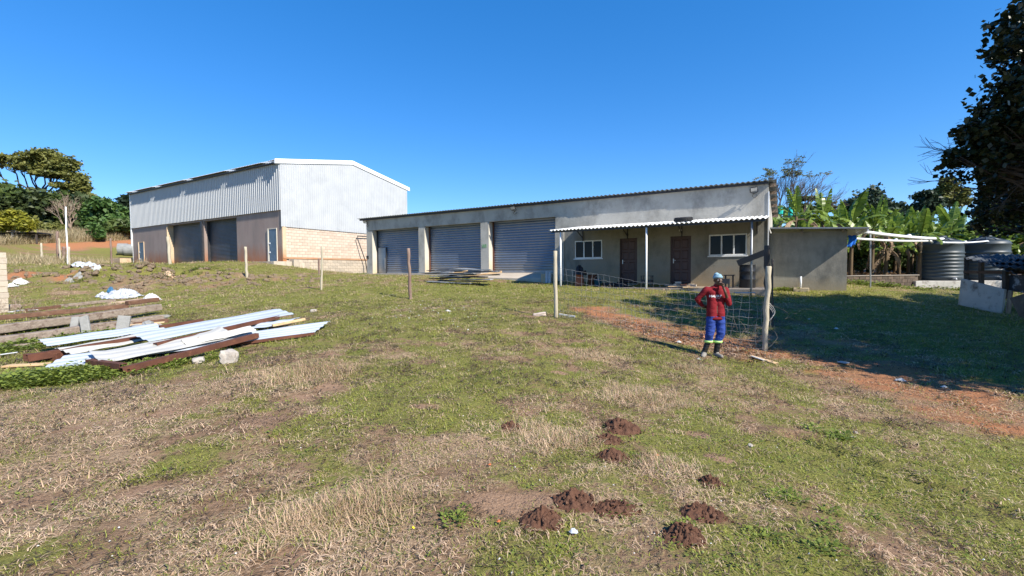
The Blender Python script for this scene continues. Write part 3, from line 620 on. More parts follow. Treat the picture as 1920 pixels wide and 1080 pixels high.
# corner pier and gable wall of blocks
m = MB(); m.box(WS1 - .05, WS1 + .06, WC0 + .075, WC0 + .32, 1.5, 4.72); m.build('corner_pier', MT['warm_plaster'], wh, org=o)
m = MB(); m.box(WS1 - .22, WS1 - .012, WC0 + .33, WC1, 1.0, 4.75); m.build('gable_wall', MT['mortar'], wh, org=o)
for k, mm in enumerate(('block', 'block', 'block')): pass
bm_ = {}
def block_mesh(L_, H_, D_, mat, key):
    if key not in bm_:
        q = MB(); e = .008
        V = [(x, y, z) for x in (0, D_) for y in (0, L_) for z in (0, H_)]
        q.add(V, [(0, 1, 3, 2), (0, 4, 5, 1), (2, 3, 7, 6), (0, 2, 6, 4), (1, 5, 7, 3)])
        # chamfered outer face
        q.add([(D_, 0, 0), (D_, L_, 0), (D_, L_, H_), (D_, 0, H_), (D_ + e, e, e), (D_ + e, L_ - e, e), (D_ + e, L_ - e, H_ - e), (D_ + e, e, H_ - e)],
              [(4, 5, 6, 7), (0, 1, 5, 4), (1, 2, 6, 5), (2, 3, 7, 6), (3, 0, 4, 7)])
        bm_[key] = q.mesh('block', mat)
    return bm_[key]
BM = [pmat('block_a', (.50, .405, .32), (.55, .45, .36), 3, bump=.5, bscale=50), pmat('block_b', (.53, .43, .345), (.58, .475, .385), 3, bump=.5, bscale=50), pmat('block_c', (.46, .365, .285), (.51, .41, .325), 3, bump=.5, bscale=50)]
BD = [pmat('plinth_block_a', (.44, .37, .29), (.50, .43, .34), 3, c3=(.3, .25, .19), s3=4, bump=.6), pmat('plinth_block_b', (.36, .31, .25), (.44, .38, .30), 3, c3=(.25, .2, .15), s3=4, bump=.6)]
def lay(c0, c1, z0, nrow, s_face, mats, parent, org, bl=.39, bh=.19, j=.011, dep=.012):
    for r_ in range(nrow):
        y = c0 - (bl + j) / 2 * (r_ % 2)
        while y < c1 - .02:
            a = max(y, c0); b = min(y + bl, c1)
            if b - a > .08:
                L_ = round(b - a, 3); mi = rnd.randrange(len(mats)); me = block_mesh(L_, bh, dep, mats[mi], (L_, bh, dep, id(mats[mi])))
                link('block', me, parent, (s_face - org[0] + rnd.uniform(-.002, .003), a - org[1], z0 + r_ * (bh + j) - org[2]))
            y += bl + j
lay(WC0 + .33, 26.2, 2.72, 10, WS1 - .010, BM, wh, o)
m = MB(); m.box(WS1 - .01, WS1 + .10, WC0 + .1, WC1, 2.60, 2.695); m.build('ledge', MT['warm_plaster'], wh, org=o, bevel=.01)
m = MB(); m.box(WS1 - .005, WS1 + .055, WC0 + .5, WC1, 1.0, 2.59); m.build('plinth', MT['mortar'], wh, org=o)
lay(WC0 + .9, 26.2, 1.36, 6, WS1 + .057, BD, wh, o)
# floor slab at the front and block steps down the side
m = MB(); m.box(-33.5, WS1 + .35, 17.35, WC0 + .07, 2.05, 2.42); m.box(WS1 + .0, WS1 + .35, WC0 + .075, 18.6, 1.9, 2.42); m.build('door_slab', MT['slab'], wh, org=o, bevel=.015)
for i, (ca, z1) in enumerate(((18.62, 2.56), (19.02, 2.36), (19.42, 2.16), (19.82, 1.96))):
    for k_ in range(2):
        m = MB(); m.box(WS1 + .12 + .21 * k_, WS1 + .32 + .21 * k_, ca, ca + .39, z1 - .6, z1 - .01 * k_); m.build('step_block', BD[(i + k_) % 2], wh, org=o, bevel=.012)
# cladding sheets
cl_end = WS1 + .03; n = 32; w_ = (cl_end - WS0) / n
pr0 = ibr(0, w_, None, .05, .235); q = MB(); skin_sheet(q, pr0, lambda s_, of: ((s_, -of, 0), (s_, -of, EZ - .03 - 5.78)))
q.add([(0, -.006, 0), (.008, -.006, 0), (.008, -.006, EZ - .03 - 5.78), (0, -.006, EZ - .03 - 5.78)], [(0, 1, 2, 3)])
cm = q.mesh('cladding_sheet', MT['white_sheet'])
for i in range(n):
    link('cladding_sheet', cm, wh, (i * w_, rnd.uniform(-.003, .003), 5.78 - o[2] + rnd.uniform(-.008, .008)))
zt = lambda c: EZ + (RZ - EZ) * (1 - abs(c - WR) / (WR - WC0)) - .03
ng_ = 17; wg = (WC1 - WC0) / ng_
for i in range(ng_):
    c0 = WC0 + i * wg; pr = ibr(c0, c0 + wg, None, .03); pr2 = []
    for (a, oa), (b, ob) in zip(pr[:-1], pr[1:]):
        pr2.append((a, oa))
        if a < WR < b: pr2.append((WR, oa + (ob - oa) * (WR - a) / (b - a)))
    pr2.append(pr[-1]); q = MB()
    skin_sheet(q, pr2, lambda c, of: ((WS1 + .06 + of, c, 4.70), (WS1 + .06 + of, c, zt(c))))
    q.build('gable_sheet', MT['white_sheet'], wh, org=o)
# back and far end, plain
m = MB(); m.box(WS0, WS1, WC1 - .1, WC1 - .02, 1.5, EZ - .05); m.build('back_wall', MT['white_sheet'], wh, org=o)
m = MB(); V = [(WS0 + .02, WC0 + .05, 1.5), (WS0 + .02, WC1 - .1, 1.5), (WS0 + .02, WC1 - .1, EZ - .05), (WS0 + .02, WR, RZ - .05), (WS0 + .02, WC0 + .05, EZ - .05)]; m.add(V, [(0, 1, 2, 3, 4)]); m.build('far_gable', MT['white_sheet'], wh, org=o)
# roof sheets, four of them clear
def roof_sheets(s0, s1, cA, zA, cB, zB, n, clear, parent, org, name, mat):
    w = (s1 - s0) / n; me_ = {}
    for i in range(n):
        key = i in clear
        if key not in me_:
            q = MB(); skin_sheet(q, ibr(0, w, None, .035), lambda s_, of: ((s_, 0, of), (s_, cB - cA, zB - zA + of)))
            me_[key] = q.mesh('sheet', MT['clear'] if key else mat)
        link('skylight_sheet' if key else name, me_[key], parent, (s0 + i * w - org[0], cA - org[1], zA - org[2]))
roof_sheets(WS0 - .12, WS1 + .02, WC0 - .34, EZ - .05, WR, RZ + .01, 30, (1, 7, 14, 22, 28), wh, o, 'roof_sheet', MT['white_sheet'])
roof_sheets(WS0 - .12, WS1 + .02, WC1 + .25, EZ - .04, WR, RZ + .01, 30, (), wh, o, 'roof_sheet', MT['white_sheet'])
# barge flashing
m = MB()
for (ca, za, cb, zb) in ((WC0 - .36, EZ - .03, WR, RZ + .04), (WR, RZ + .04, WC1 + .28, EZ - .03)):
    x0, x1 = WS1 + .025, WS1 + .135
    V = [(x, c, z) for x in (x0, x1) for (c, z) in ((ca, za - .24), (cb, zb - .24), (cb, zb + .05), (ca, za + .05))]
    m.add(V, [(0, 1, 2, 3), (4, 7, 6, 5), (0, 4, 5, 1), (3, 2, 6, 7), (0, 3, 7, 4), (1, 5, 6, 2)])
m.build('barge_flashing', MT['white_trim'], wh, org=o)
m = MB(); m.box(WS0 - .02, WS0 + .06, WC0 - .04, WC0 + .05, 4.2, EZ); m.build('corner_flashing', MT['white_trim'], wh, org=o)
m = MB(); m.box(WS0 - .1, WS1, WC0 - .20, WC0 - .03, EZ - .20, EZ - .13); m.build('eave_purlin', MT['steel_dark'], wh, org=o)
# short black drain pipe at the gable
p1 = (WS1 + .20, 24.1, 4.42); m = MB(); m.tube([(WS1 + .12, 27.5, 4.50), (WS1 + .22, 24.15, 4.44), (WS1 + .26, 24.1, 4.3), (WS1 + .45, 24.7, 2.5), (WS1 + .5, 24.8, 1.6)], .035, 8); m.build('drain_pipe', MT['steel_dark'], wh, org=o, smooth=True)

# ------------------------------------------------------------------ garage building
GC = 21.05
ga, o = frame('garage_building', -23.62, GC, 1.0, label='long low grey cement building with three roller doors and a verandah', cat='garage')
m = MB()
for a, b, z0, z1 in ((-23.62, -23.12, .6, 4.36), (-19.12, -18.65, .6, 4.38), (-14.55, -14.03, .6, 4.38)):
    m.box(a, b, GC, GC + .5, z0, z1)
m.box(-23.62, -9.98, GC, GC + .22, 4.385, 5.12); m.box(-9.98, -.62, GC, GC + .22, 3.80, 5.12)
m.build('wall', MT['cement'], ga, org=o)
m = MB()
for a, b in ((-23.12, -23.12), (-18.65, -18.65), (-14.03, -14.03)):   # pier reveals coloured paler to paint in the sunlight they catch
    m.box(a + .002, a + .022, GC + .004, GC + .49, 1.2, 4.36)
m.build('lit_reveal', MT['cement_pale'], ga, org=o)
m = MB(); m.box(-9.98, -9.5, GC - .05, GC + .22, .6, 3.795); m.build('pier', MT['cement'], ga, org=o)
m = MB()
W1 = (-8.95, -7.53, 2.26, 3.13); W2 = (-2.81, -1.36, 2.25, 3.14); D1 = (-6.67, -5.85, 1.05, 3.15); D2 = (-4.38, -3.52, 1.05, 3.14)
ops = [W1, D1, D2, W2]; x = -9.5
for a, b, z0, z1 in ops:
    m.box(x, a, GC, GC + .22, .5, 3.795); m.box(a, b, GC, GC + .22, z1, 3.795)
    if z0 > 1.5: m.box(a, b, GC, GC + .22, .5, z0)
    else: m.box(a, b, GC, GC + .22, .5, z0)
    x = b
m.box(x, -.62, GC, GC + .22, .5, 3.795)
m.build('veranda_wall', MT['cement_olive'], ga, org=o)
m = MB(); V = [(-.62, GC + .22, .4), (-.62, 28, .4), (-.62, 28, 4.35), (-.62, GC + .22, 5.10)]; V += [(-.84, y, z) for _, y, z in V]
m.add(V, [(0, 1, 2, 3), (7, 6, 5, 4), (0, 4, 5, 1), (3, 2, 6, 7), (1, 5, 6, 2)])
V = [(-23.62, GC + .5, .6), (-23.62, 28, .6), (-23.62, 28, 4.35), (-23.62, GC + .5, 5.06)]; V += [(-23.4, y, z) for _, y, z in V]
m.add(V, [(0, 3, 2, 1), (7, 4, 5, 6), (0, 1, 5, 4), (3, 7, 6, 2)]); m.box(-23.62, -.62, 28, 28.2, .5, 4.35)
m.build('end_wall', MT['cement'], ga, org=o)
m = MB(); m.box(-.625, -.585, GC - .03, GC + .05, 1.8, 4.75); m.build('corner_strip', MT['pvc_white'], ga, org=o)
# low pitched corrugated roof falling to the back
def wave(s0, s1, pitch, amp, sub=6):
    n = int((s1 - s0) / pitch * sub); return [(s0 + (s1 - s0) * i / n, amp * math.sin(2 * math.pi * (s1 - s0) * i / n / pitch)) for i in range(n + 1)]
def corr_sheets(s0, s1, A, B, n, pitch, amp, parent, org, name, mat, sub=6, over=.02, th=.008, jit=.0):
    w = (s1 - s0) / n
    q = MB(); pr = wave(0, w + over, pitch, amp, sub)
    skin_sheet(q, pr, lambda s_, of: ((s_, 0, of), (s_, B[0] - A[0], B[1] - A[1] + of)))
    k = len(q.v); q.v += [(x, y, z - th) for x, y, z in q.v]; q.f += [tuple(i + k for i in reversed(f)) for f in q.f]
    q.f += [(2 * i, k + 2 * i, k + 2 * i + 2, 2 * i + 2) for i in range(len(pr) - 1)]
    me = q.mesh(name, mat, True)
    for i in range(n): link(name, me, parent, (s0 + i * w - org[0], A[0] - org[1] + rnd.uniform(-jit, jit), A[1] - org[2] + .004 * (i % 2)))
corr_sheets(-24.2, -.38, (GC - .23, 5.185), (28.3, 4.45), 30, .198, .022, ga, o, 'roof_sheet', MT['roof_grey'], jit=.012)
m = MB(); m.box(-24.15, -.62, GC - .10, GC - .03, 5.06, 5.14); m.build('eave_batten', MT['steel_dark'], ga, org=o)
for i in range(6):
    c = GC + .15 + i * 1.2; z = 5.11 - (c - GC) * .106; m = MB(); m.box(-.615, -.36, c, c + .08, z - .13, z); m.build('purlin', MT['wood_grey'], ga, org=o)
# shutters
for k, (a, b) in enumerate(((-23.1, -19.12), (-18.63, -14.55), (-14.01, -9.98))):
    m = MB(); shutter(m, a + .03, b - .005, GC + .47, 1.60, 4.6, .135, .042); sh = m.build('roller_shutter', MT['shutter'], ga, org=o)
    m = MB(); m.box(a + .03, b - .01, GC + .41, GC + .445, 1.59, 1.69); m.build('bottom_rail', MT['steel_grey'], sh, org=o)
    m = MB(); m.box(a + .024, a + .075, GC + .36, GC + .44, 1.58, 4.38); m.box(b - .07, b - .006, GC + .36, GC + .44, 1.58, 4.38); m.build('guide_rail', MT['rust'] if k else MT['steel_dark'], sh, org=o)
    if k == 0:
        m = MB(); m.box(a + .09, a + .80, GC + .405, GC + .425, 1.62, 3.25)
        for q_ in range(13): m.box(a + .10, a + .79, GC + .392, GC + .4045, 1.68 + q_ * .118, 1.74 + q_ * .118)
        wd = m.build('wicket_door', MT['shutter'], sh, org=o)
        m = MB(); m.box(a + .80, a + .86, GC + .375, GC + .44, 1.60, 3.29); m.box(a + .05, a + .799, GC + .375, GC + .404, 3.255, 3.29); m.build('wicket_frame', MT['steel_dark'], sh, org=o)
        m = MB(); m.box(a + .72, a + .78, GC + .34, GC + .37, 1.9, 2.6); m.box(a + .66, a + .72, GC + .35, GC + .37, 1.98, 2.04); m.build('door_bolt', MT['steel_grey'], sh, org=o)
m = MB(); m.box(-14.45, -14.16, GC - .012, GC - .002, 2.98, 3.16); m.build('notice', MT['green_sign'], ga, org=o)
m = MB(); m.box(-23.58, -23.46, GC - .09, GC - .002, 2.55, 2.75); m.build('switch_box', MT['plastic_black'], ga, org=o)
# windows
def win(W, n):
    a, b, z0, z1 = W; t = .055; f = MB(); c0, c1 = GC + .03, GC + .10
    f.box(a, b, c0, c1, z0, z0 + t); f.box(a, b, c0, c1, z1 - t, z1); w = (b - a - t) / n
    for i in range(n + 1): f.box(a + i * w, a + i * w + t, c0 + .001, c1 - .001, z0 + t, z1 - t)
    fr = f.build('window', MT['pvc_white'], ga, org=o, bevel=.004)
    for i in range(n):
        p = MB(); p.box(a + i * w + t, a + (i + 1) * w, c0 + .035, c0 + .045, z0 + t, z1 - t); p.build('pane', MT['glass'], fr, org=o)
    s_ = MB(); s_.box(a - .04, b + .04, GC - .03, GC + .028, z0 - .05, z0 - .002); s_.build('sill', MT['pvc_white'], fr, org=o)
    c = MB(); c.box(a + .05, b - .05, GC + .35, GC + .36, z0, z1); c.build('curtain', MT['black_bag'], fr, org=o)
win(W1, 3); win(W2, 3)
def pdoor(D, zb):
    a, b, z0, z1 = D; z0 = zb; m = MB(); m.box(a + .05, b - .05, GC + .10, GC + .145, z0 + .02, z1 - .05); d = m.build('door', MT['door_wood'], ga, org=o)
    f = MB(); f.box(a, a + .05, GC + .05, GC + .16, z0, z1); f.box(b - .05, b, GC + .05, GC + .16, z0, z1); f.box(a + .05, b - .05, GC + .05, GC + .16, z1 - .05, z1); f.build('frame', MT['door_wood'], d, org=o)
    w = (b - a - .1); h = (z1 - z0 - .07)
    for i in range(2):
        for j in range(4):
            x0 = a + .05 + w * (.10 + .44 * i); x1 = x0 + w * .36; y0 = z0 + .02 + h * (.04 + .24 * j); y1 = y0 + h * .19
            p = MB(); e = .03
            p.add([(x0, GC + .099, y0), (x1, GC + .099, y0), (x1, GC + .099, y1), (x0, GC + .099, y1), (x0 + e, GC + .080, y0 + e), (x1 - e, GC + .080, y0 + e), (x1 - e, GC + .080, y1 - e), (x0 + e, GC + .080, y1 - e)],
                  [(4, 5, 6, 7), (0, 1, 5, 4), (1, 2, 6, 5), (2, 3, 7, 6), (3, 0, 4, 7)]); p.build('panel', MT['door_wood'], d, org=o)
    k = MB(); k.box(a + .10, a + .13, GC + .07, GC + .099, z0 + .88, z0 + 1.08); k.tube([(a + .115, GC + .07, z0 + 1.02), (a + .115, GC + .03, z0 + 1.02), (a + .22, GC + .03, z0 + 1.01)], .009, 6); k.build('handle', MT['pvc_white'], d, org=o)
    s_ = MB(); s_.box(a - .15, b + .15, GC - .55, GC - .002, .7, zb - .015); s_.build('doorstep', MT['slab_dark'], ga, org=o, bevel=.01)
pdoor(D1, 1.08); pdoor(D2, 1.08)
# slabs
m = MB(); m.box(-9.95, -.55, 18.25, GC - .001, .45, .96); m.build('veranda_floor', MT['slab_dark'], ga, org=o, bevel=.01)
m = MB(); m.box(-23.9, -14.25, GC - .45, GC + .6, .9, 1.585); m.box(-14.24, -9.99, GC + .0, GC + .6, .9, 1.585); m.build('floor_slab', MT['slab'], ga, org=o, bevel=.01)
m = MB(); V = [(-14.2, 19.75, .7), (-10.1, 19.75, .7), (-10.1, GC - .002, .7), (-14.2, GC - .002, .7), (-14.2, 19.75, 1.36), (-10.1, 19.75, 1.30), (-10.1, GC - .002, 1.56), (-14.2, GC - .002, 1.575)]
m.add(V, [(0, 3, 2, 1), (4, 5, 6, 7), (0, 1, 5, 4), (1, 2, 6, 5), (2, 3, 7, 6), (3, 0, 4, 7)]); m.build('ramp', MT['slab'], ga, org=o, bevel=.015)
# flood lights
def flood(s_, z, cat=None):
    h = MB(); V = [(-.13, -.02, -.09), (.13, -.02, -.09), (.13, -.02, .09), (-.13, -.02, .09), (-.09, .07, -.06), (.09, .07, -.06), (.09, .07, .06), (-.09, .07, .06)]
    h.add(V, [(0, 1, 2, 3), (4, 7, 6, 5), (0, 4, 5, 1), (1, 5, 6, 2), (2, 6, 7, 3), (3, 7, 4, 0)])
    rot = Matrix.Rotation(math.radians(38), 4, 'X') @ Matrix.Rotation(math.radians(12), 4, 'Z')
    h.v = [tuple(rot @ Vector(v) + Vector((s_, GC - .27, z))) for v in h.v]; hd = h.build('floodlight', MT['plastic_black'], ga, org=o)
    g = MB(); g.add([(-.115, -.025, -.075), (.115, -.025, -.075), (.115, -.025, .075), (-.115, -.025, .075)], [(0, 1, 2, 3)]); g.v = [tuple(rot @ Vector(v) + Vector((s_, GC - .27, z))) for v in g.v]; g.build('lens', MT['paper'], hd, org=o)
    b = MB(); b.tube([(s_ - .14, GC - .26, z), (s_ - .14, GC - .15, z - .10), (s_, GC - .02, z - .13), (s_ + .14, GC - .15, z - .10), (s_ + .14, GC - .26, z)], .012, 6)
    b.tube([(s_ - .02, GC - .01, z - .12), (s_ - .06, GC - .12, z - .26), (s_ + .03, GC - .12, z - .33), (s_ + .12, GC - .03, z - .22)], .010, 6); b.build('bracket', MT['plastic_black'], hd, org=o)
flood(-1.12, 4.86); flood(-12.3, 4.98); flood(-23.45, 4.95)
# verandah
VA, VB = (GC - .004, 3.79), (17.86, 3.40)
corr_sheets(-8.78, -.56, VB, VA, 10, .165, .028, ga, o, 'veranda_sheet', MT['asbestos'], 6, .05)
for s_ in (-8.28, -4.64, -1.02):
    m = MB(); m.tube([(s_, 17.98, .55), (s_, 17.98, 3.31)], .036, 10); m.build('post', MT['pvc_white'] if s_ < -2 else MT['steel_grey'], ga, smooth=True, org=o)
m = MB(); m.box(-8.7, -.6, 17.94, 18.02, 3.31, 3.37); m.build('veranda_beam', MT['steel_dark'], ga, org=o)
for s_ in (-8.5, -6.3, -3.9, -1.0):
    m = MB(); m.bar((s_, 18.0, 3.36), (s_, GC - .003, 3.70), .05, .06); m.bar((s_, 20.2, 3.58), (s_, GC - .01, 3.25), .03, .03); m.box(s_ - .02, s_ + .02, GC - .04, GC - .003, 3.1, 3.65); m.build('rafter', MT['steel_dark'], ga, org=o)
m = MB(); m.lathe([(.06, 3.35), (.07, 3.38), (.05, 3.43), (.02, 3.45)], 12, -3.95, GC - .08); m.build('bulkhead_lamp', MT['paper'], ga, org=o, smooth=True)
# small board fixed to the end post
m = MB(); m.bar((-1.45, 17.9, 1.88), (-.55, 17.9, 2.26), .04, .20, (0, 0, 1)); m.build('tilted_board', MT['plastic_black'], ga, org=o)

# tyre on the verandah roof
tc_ = sc(-3.38, 18.5, 3.40 + (18.5 - 17.86) * .1223 + .042)
ty = empty('tyre', tc_, -TH, label='black tyre lying flat on the white verandah roof', cat='tyre'); ty.rotation_euler = (math.radians(7), 0, -TH)
def torus_prof(R_, r_, h_, n=14): return [(R_ + r_ * math.cos(a) * (1 if math.cos(a) > 0 else 1), h_ * math.sin(a)) for a in [2 * math.pi * i / n for i in range(n + 1)]]
def ring(mb, R_, r_, h_, z=0, n=40, m_=14, pw=.7):
    V = []; Fs = []
    for i in range(n):
        A = 2 * math.pi * i / n
        for j in range(m_):
            B = 2 * math.pi * j / m_; cb, sb_ = math.cos(B), math.sin(B); cb = math.copysign(abs(cb) ** pw, cb); sb_ = math.copysign(abs(sb_) ** pw, sb_)
            V.append(((R_ + r_ * cb) * math.cos(A), (R_ + r_ * cb) * math.sin(A), z + h_ * sb_))
    for i in range(n):
        for j in range(m_): Fs.append((i * m_ + j, ((i + 1) % n) * m_ + j, ((i + 1) % n) * m_ + (j + 1) % m_, i * m_ + (j + 1) % m_))
    mb.add(V, Fs); return mb
ring(MB(), .25, .085, .09, .07).build('tyre_body', MT['rubber'], ty, smooth=True)
q = MB()
for i in range(36):
    A = 2 * math.pi * i / 36; c_, s_ = math.cos(A), math.sin(A)
    q.bar((c_ * .336, s_ * .336, .01), (c_ * .336, s_ * .336, .13), .028, .012, (c_, s_, 0))
q.build('tread', MT['rubber'], ty)

# ------------------------------------------------------------------ outbuilding on the right
AC = 22.3
an, o = frame('outbuilding', -.5, AC, .7, label='small grey cement outbuilding with a flat overhanging roof', cat='outbuilding')
m = MB(); m.box(-.58, 2.08, AC, AC + .2, .3, 3.18); m.box(1.88, 2.08, AC + .2, 26, .3, 3.18); m.build('wall', MT['cement_shed'], an, org=o)
m = MB(); V = [(-.57, 21.80, 3.34), (2.70, 21.80, 3.17), (2.70, 26.4, 3.17), (-.57, 26.4, 3.34)]; V += [(x, y, z + .055) for x, y, z in V]
m.add(V, [(0, 3, 2, 1), (4, 5, 6, 7), (0, 1, 5, 4), (1, 2, 6, 5), (2, 3, 7, 6), (3, 0, 4, 7)]); m.build('roof', MT['steel_grey'], an, org=o)
for s_ in (.55, 1.9): m = MB(); m.box(s_, s_ + .05, 21.9, 26, 3.12, 3.19); m.build('rafter', MT['wood_grey'], an, org=o)
m = MB(); m.bar((2.66, 21.82, 3.13), (2.66, 26.3, 3.13), .05, .09); m.build('fascia', MT['pvc_white'], an, org=o)
# capped drain pipe on a small concrete base in front of it
pl = sc(.52, 21.95, 0); z = gz1(pl.x, pl.y)
dp = empty('drain_pipe', (pl.x, pl.y, z), -TH, label='short white pipe standing on a small concrete base by the outbuilding wall', cat='pipe')
MB().box(-.24, .30, -.18, .14, -.15, .14).build('base', MT['cement_pale'], dp, bevel=.02)
MB().tube([(.02, 0, .12), (.02, 0, .60)], .035, 12).build('pipe', MT['pvc_white'], dp, smooth=True)
def cloth(name, W_, H_, nx, ny, fn, mat, **k):
    V = []; Fs = []
    for j in range(ny + 1):
        for i in range(nx + 1): V.append(fn(i / nx, j / ny))
    for j in range(ny):
        for i in range(nx): q_ = j * (nx + 1) + i; Fs.append((q_, q_ + 1, q_ + nx + 2, q_ + nx + 1))
    o_ = link(name, npmesh(name, V, Fs, mat, True), **k); s_ = o_.modifiers.new('solid', 'SOLIDIFY'); s_.thickness = .004; return o_
b0 = sc(2.12, AC + .3, 0)
cloth('blue_cloth', 1, 1, 8, 10, lambda u, v: (b0.x + u * .30 + .03 * math.sin(v * 5), b0.y + .04 * math.sin(u * 11), 2.98 - v * (.50 - .12 * u) + .02 * math.sin(u * 9)), MT['blue_cloth'], label='bright blue cloth hanging at the outbuilding corner', cat='cloth')
# ================================================================== fence posts and wire
def post(pxt, pyt, pxb, pyb, Y, r, mat, label, name='fence_post', group='posts of the old fence line', cat='fence post', seed=0, bottom=None):
    b = Vector(at_y(pxb, pyb, Y)); t = Vector(at_y(pxt, pyt, Y)); g = gz1(b.x, b.y); q = random.Random(seed + pxb)
    b.z = min(b.z, g) if bottom is None else bottom
    P = []; n = 9
    for i in range(n):
        f = i / (n - 1); p = b.lerp(t, f) - b; P.append(p + Vector((q.uniform(-1, 1), q.uniform(-1, 1), 0)) * r * .28 * (f > 0))
    P = [Vector((0, 0, -.3)) + (P[0])] + P; rr = [r * 1.1] + [r * q.uniform(.86, 1.1) for _ in range(n)]
    P.append(P[-1] + Vector((0, 0, .012))); rr.append(r * .7)
    m_ = MB().tube(P, rr, 10); return m_.build(name, mat, None, smooth=True, loc=b, label=label, cat=cat, group=group)
PM, PDK = MT['post_pale'], MT['post_dark']
post(1442, 500, 1434, 657, 9.86, .056, PM, 'thick leaning pale wooden post at the end of the wire fence behind the man')
post(1040.5, 471, 1042.5, 598, 12.2, .052, PM, 'pale straight post where the wire fence begins in front of the verandah')
post(765.5, 466, 770, 566, 15.8, .055, PDK, 'dark weathered post with peeling bark before the first roller door')
post(604.5, 462, 602, 548, 18, .045, PM, 'slim pale post in the grass before the block plinth')
post(597.5, 485, 598, 511, 25.5, .05, PDK, 'short dark post close to the warehouse plinth')
post(460.5, 463, 463, 529, 23.1, .062, PM, 'pale post in front of the warehouse small door')
post(314.5, 444, 319, 503, 27, .085, PM, 'thick pale post standing before the warehouse roller doors')
post(207.5, 447, 210, 495, 31, .055, PDK, 'thin dark post left of the warehouse by the cream trough')
post(129, 463, 130.5, 499, 30, .06, PM, 'short pale post at the foot of the tall white pole')
post(110.5, 447, 113, 479, 36, .06, PM, 'grey post beside the dark twisted stump on the left rise')
post(107.5, 434, 108.5, 478, 37, .10, PDK, 'dark twisted dead trunk used as a post on the left rise', name='dead_tree', group=None, cat='dead tree')
post(77, 456, 79, 485, 34, .07, PM, 'pale squared post alone on the left rise')
post(119.5, 463, 119.5, 476, 41, .13, PDK, 'very short dark post before the red bank')
post(1438.6, 461, 1440, 560, 12.6, .075, MT['bark_dark'], 'dark upright post close behind the end post of the wire fence', group=None)
post(1448, 486, 1449, 600, 11.8, .022, MT['bark_dark'], 'thin black stake behind the end post of the wire fence', name='stake', group=None, cat='stake')
post(123, 388, 127.5, 497, 32, .045, MT['pvc_white'], 'tall slim white pole on the left rise', name='pole', group=None, cat='pole')
# small ties of wire round the end post
A = Vector(at_y(1042.5, 598, 12.2)); B = Vector(at_y(1434, 657, 9.86))
def fence_pt(f, h):
    p = A.lerp(B, f); g = gz1(p.x, p.y); sag = .10 * math.sin(f * math.pi) * h
    return Vector((p.x + .04 * math.sin(f * 19 + h * 3), p.y + .05 * math.sin(f * 11 + h * 5), g + .03 + (1.31 - sag) * h))
q = MB(); nh, nv = 9, 36
for j in range(nh):
    h = (j / (nh - 1)) ** 1.0
    q.tube([fence_pt(i / 72, min(1, h + .008 * math.sin(i * 1.7 + j))) for i in range(73)], .0029, 4, False)
for i in range(nv):
    f = (i + .5) / nv + rnd.uniform(-.004, .004); k_ = rnd.uniform(-.006, .006)
    q.tube([fence_pt(f + k_ * math.sin(j * 1.1 + i), j / 8) for j in range(9)], .0027, 4, False)
q.build('wire_fence', MT['wire'], label='sagging square wire mesh fence between two wooden posts behind the man', cat='wire fence')
q = MB(); r = random.Random(4)
for k in range(22):      # loose, torn wire and dry creeper round the end post
    c = B + Vector((r.uniform(-.75, .45), r.uniform(-.1, .5), r.uniform(.1, 1.0))); P = [c.copy()]
    d = Vector((r.uniform(-1, 1), r.uniform(-.5, .5), r.uniform(-1, .6))).normalized()
    for i in range(9):
        d = (d + Vector((r.uniform(-.6, .6), r.uniform(-.4, .4), r.uniform(-.75, .45)))).normalized(); n_ = P[-1] + d * .12
        n_.z = max(n_.z, gz1(n_.x, n_.y) + .02); P.append(n_)
    q.tube(P, .0035, 3, False)
q.build('wire_tangle', pmat('tangle', (.15, .13, .11), (.10, .085, .07), 6), label='tangle of loose wire and dry creeper round the end fence post', cat='wire')
q = MB()
for k in range(3):
    P = [B + Vector((.20 + .10 * math.cos(a) + .02 * k, .25 + .10 * math.sin(a), .15 + .95 * (a / 9) + .03 * k)) for a in [i * .6 for i in range(15)]]
    q.tube(P, .003, 3, False)
q.build('wire_roll', MT['wire'], label='loose standing roll of wire netting behind the end post', cat='wire roll')

# ================================================================== debris helpers
def beam(name, a, b, dza, dzb, w, h, mat, label, cat, group=None, roll=0, bend=.0, seg=5, bev=.006):
    A_ = hit(*a); B_ = hit(*b); A_.z += dza; B_.z += dzb; o_ = A_.copy(); d = (B_ - A_); L_ = d.length; x = d.normalized()
    y = Vector((0, 0, 1)).cross(x).normalized(); z = x.cross(y); c_, s_ = math.cos(roll), math.sin(roll); y, z = y * c_ + z * s_, z * c_ - y * s_
    q = MB(); V = []; Fs = []
    for i in range(seg + 1):
        f = i / seg; p = d * f + z * (-bend * 4 * f * (1 - f)) + Vector((rnd.uniform(-1, 1), rnd.uniform(-1, 1), rnd.uniform(-1, 1))) * min(w, h) * .04
        for u_, v_ in ((-1, -1), (1, -1), (1, 1), (-1, 1)): V.append(p + y * (u_ * w / 2) + z * (v_ * h / 2))
    for i in range(seg):
        for k in range(4): Fs.append((4 * i + k, 4 * i + (k + 1) % 4, 4 * i + 4 + (k + 1) % 4, 4 * i + 4 + k))
    Fs += [(3, 2, 1, 0), tuple(4 * seg + k for k in range(4))]; q.add(V, Fs)
    return q.build(name, mat, None, loc=o_, bevel=bev, label=label, cat=cat, group=group)
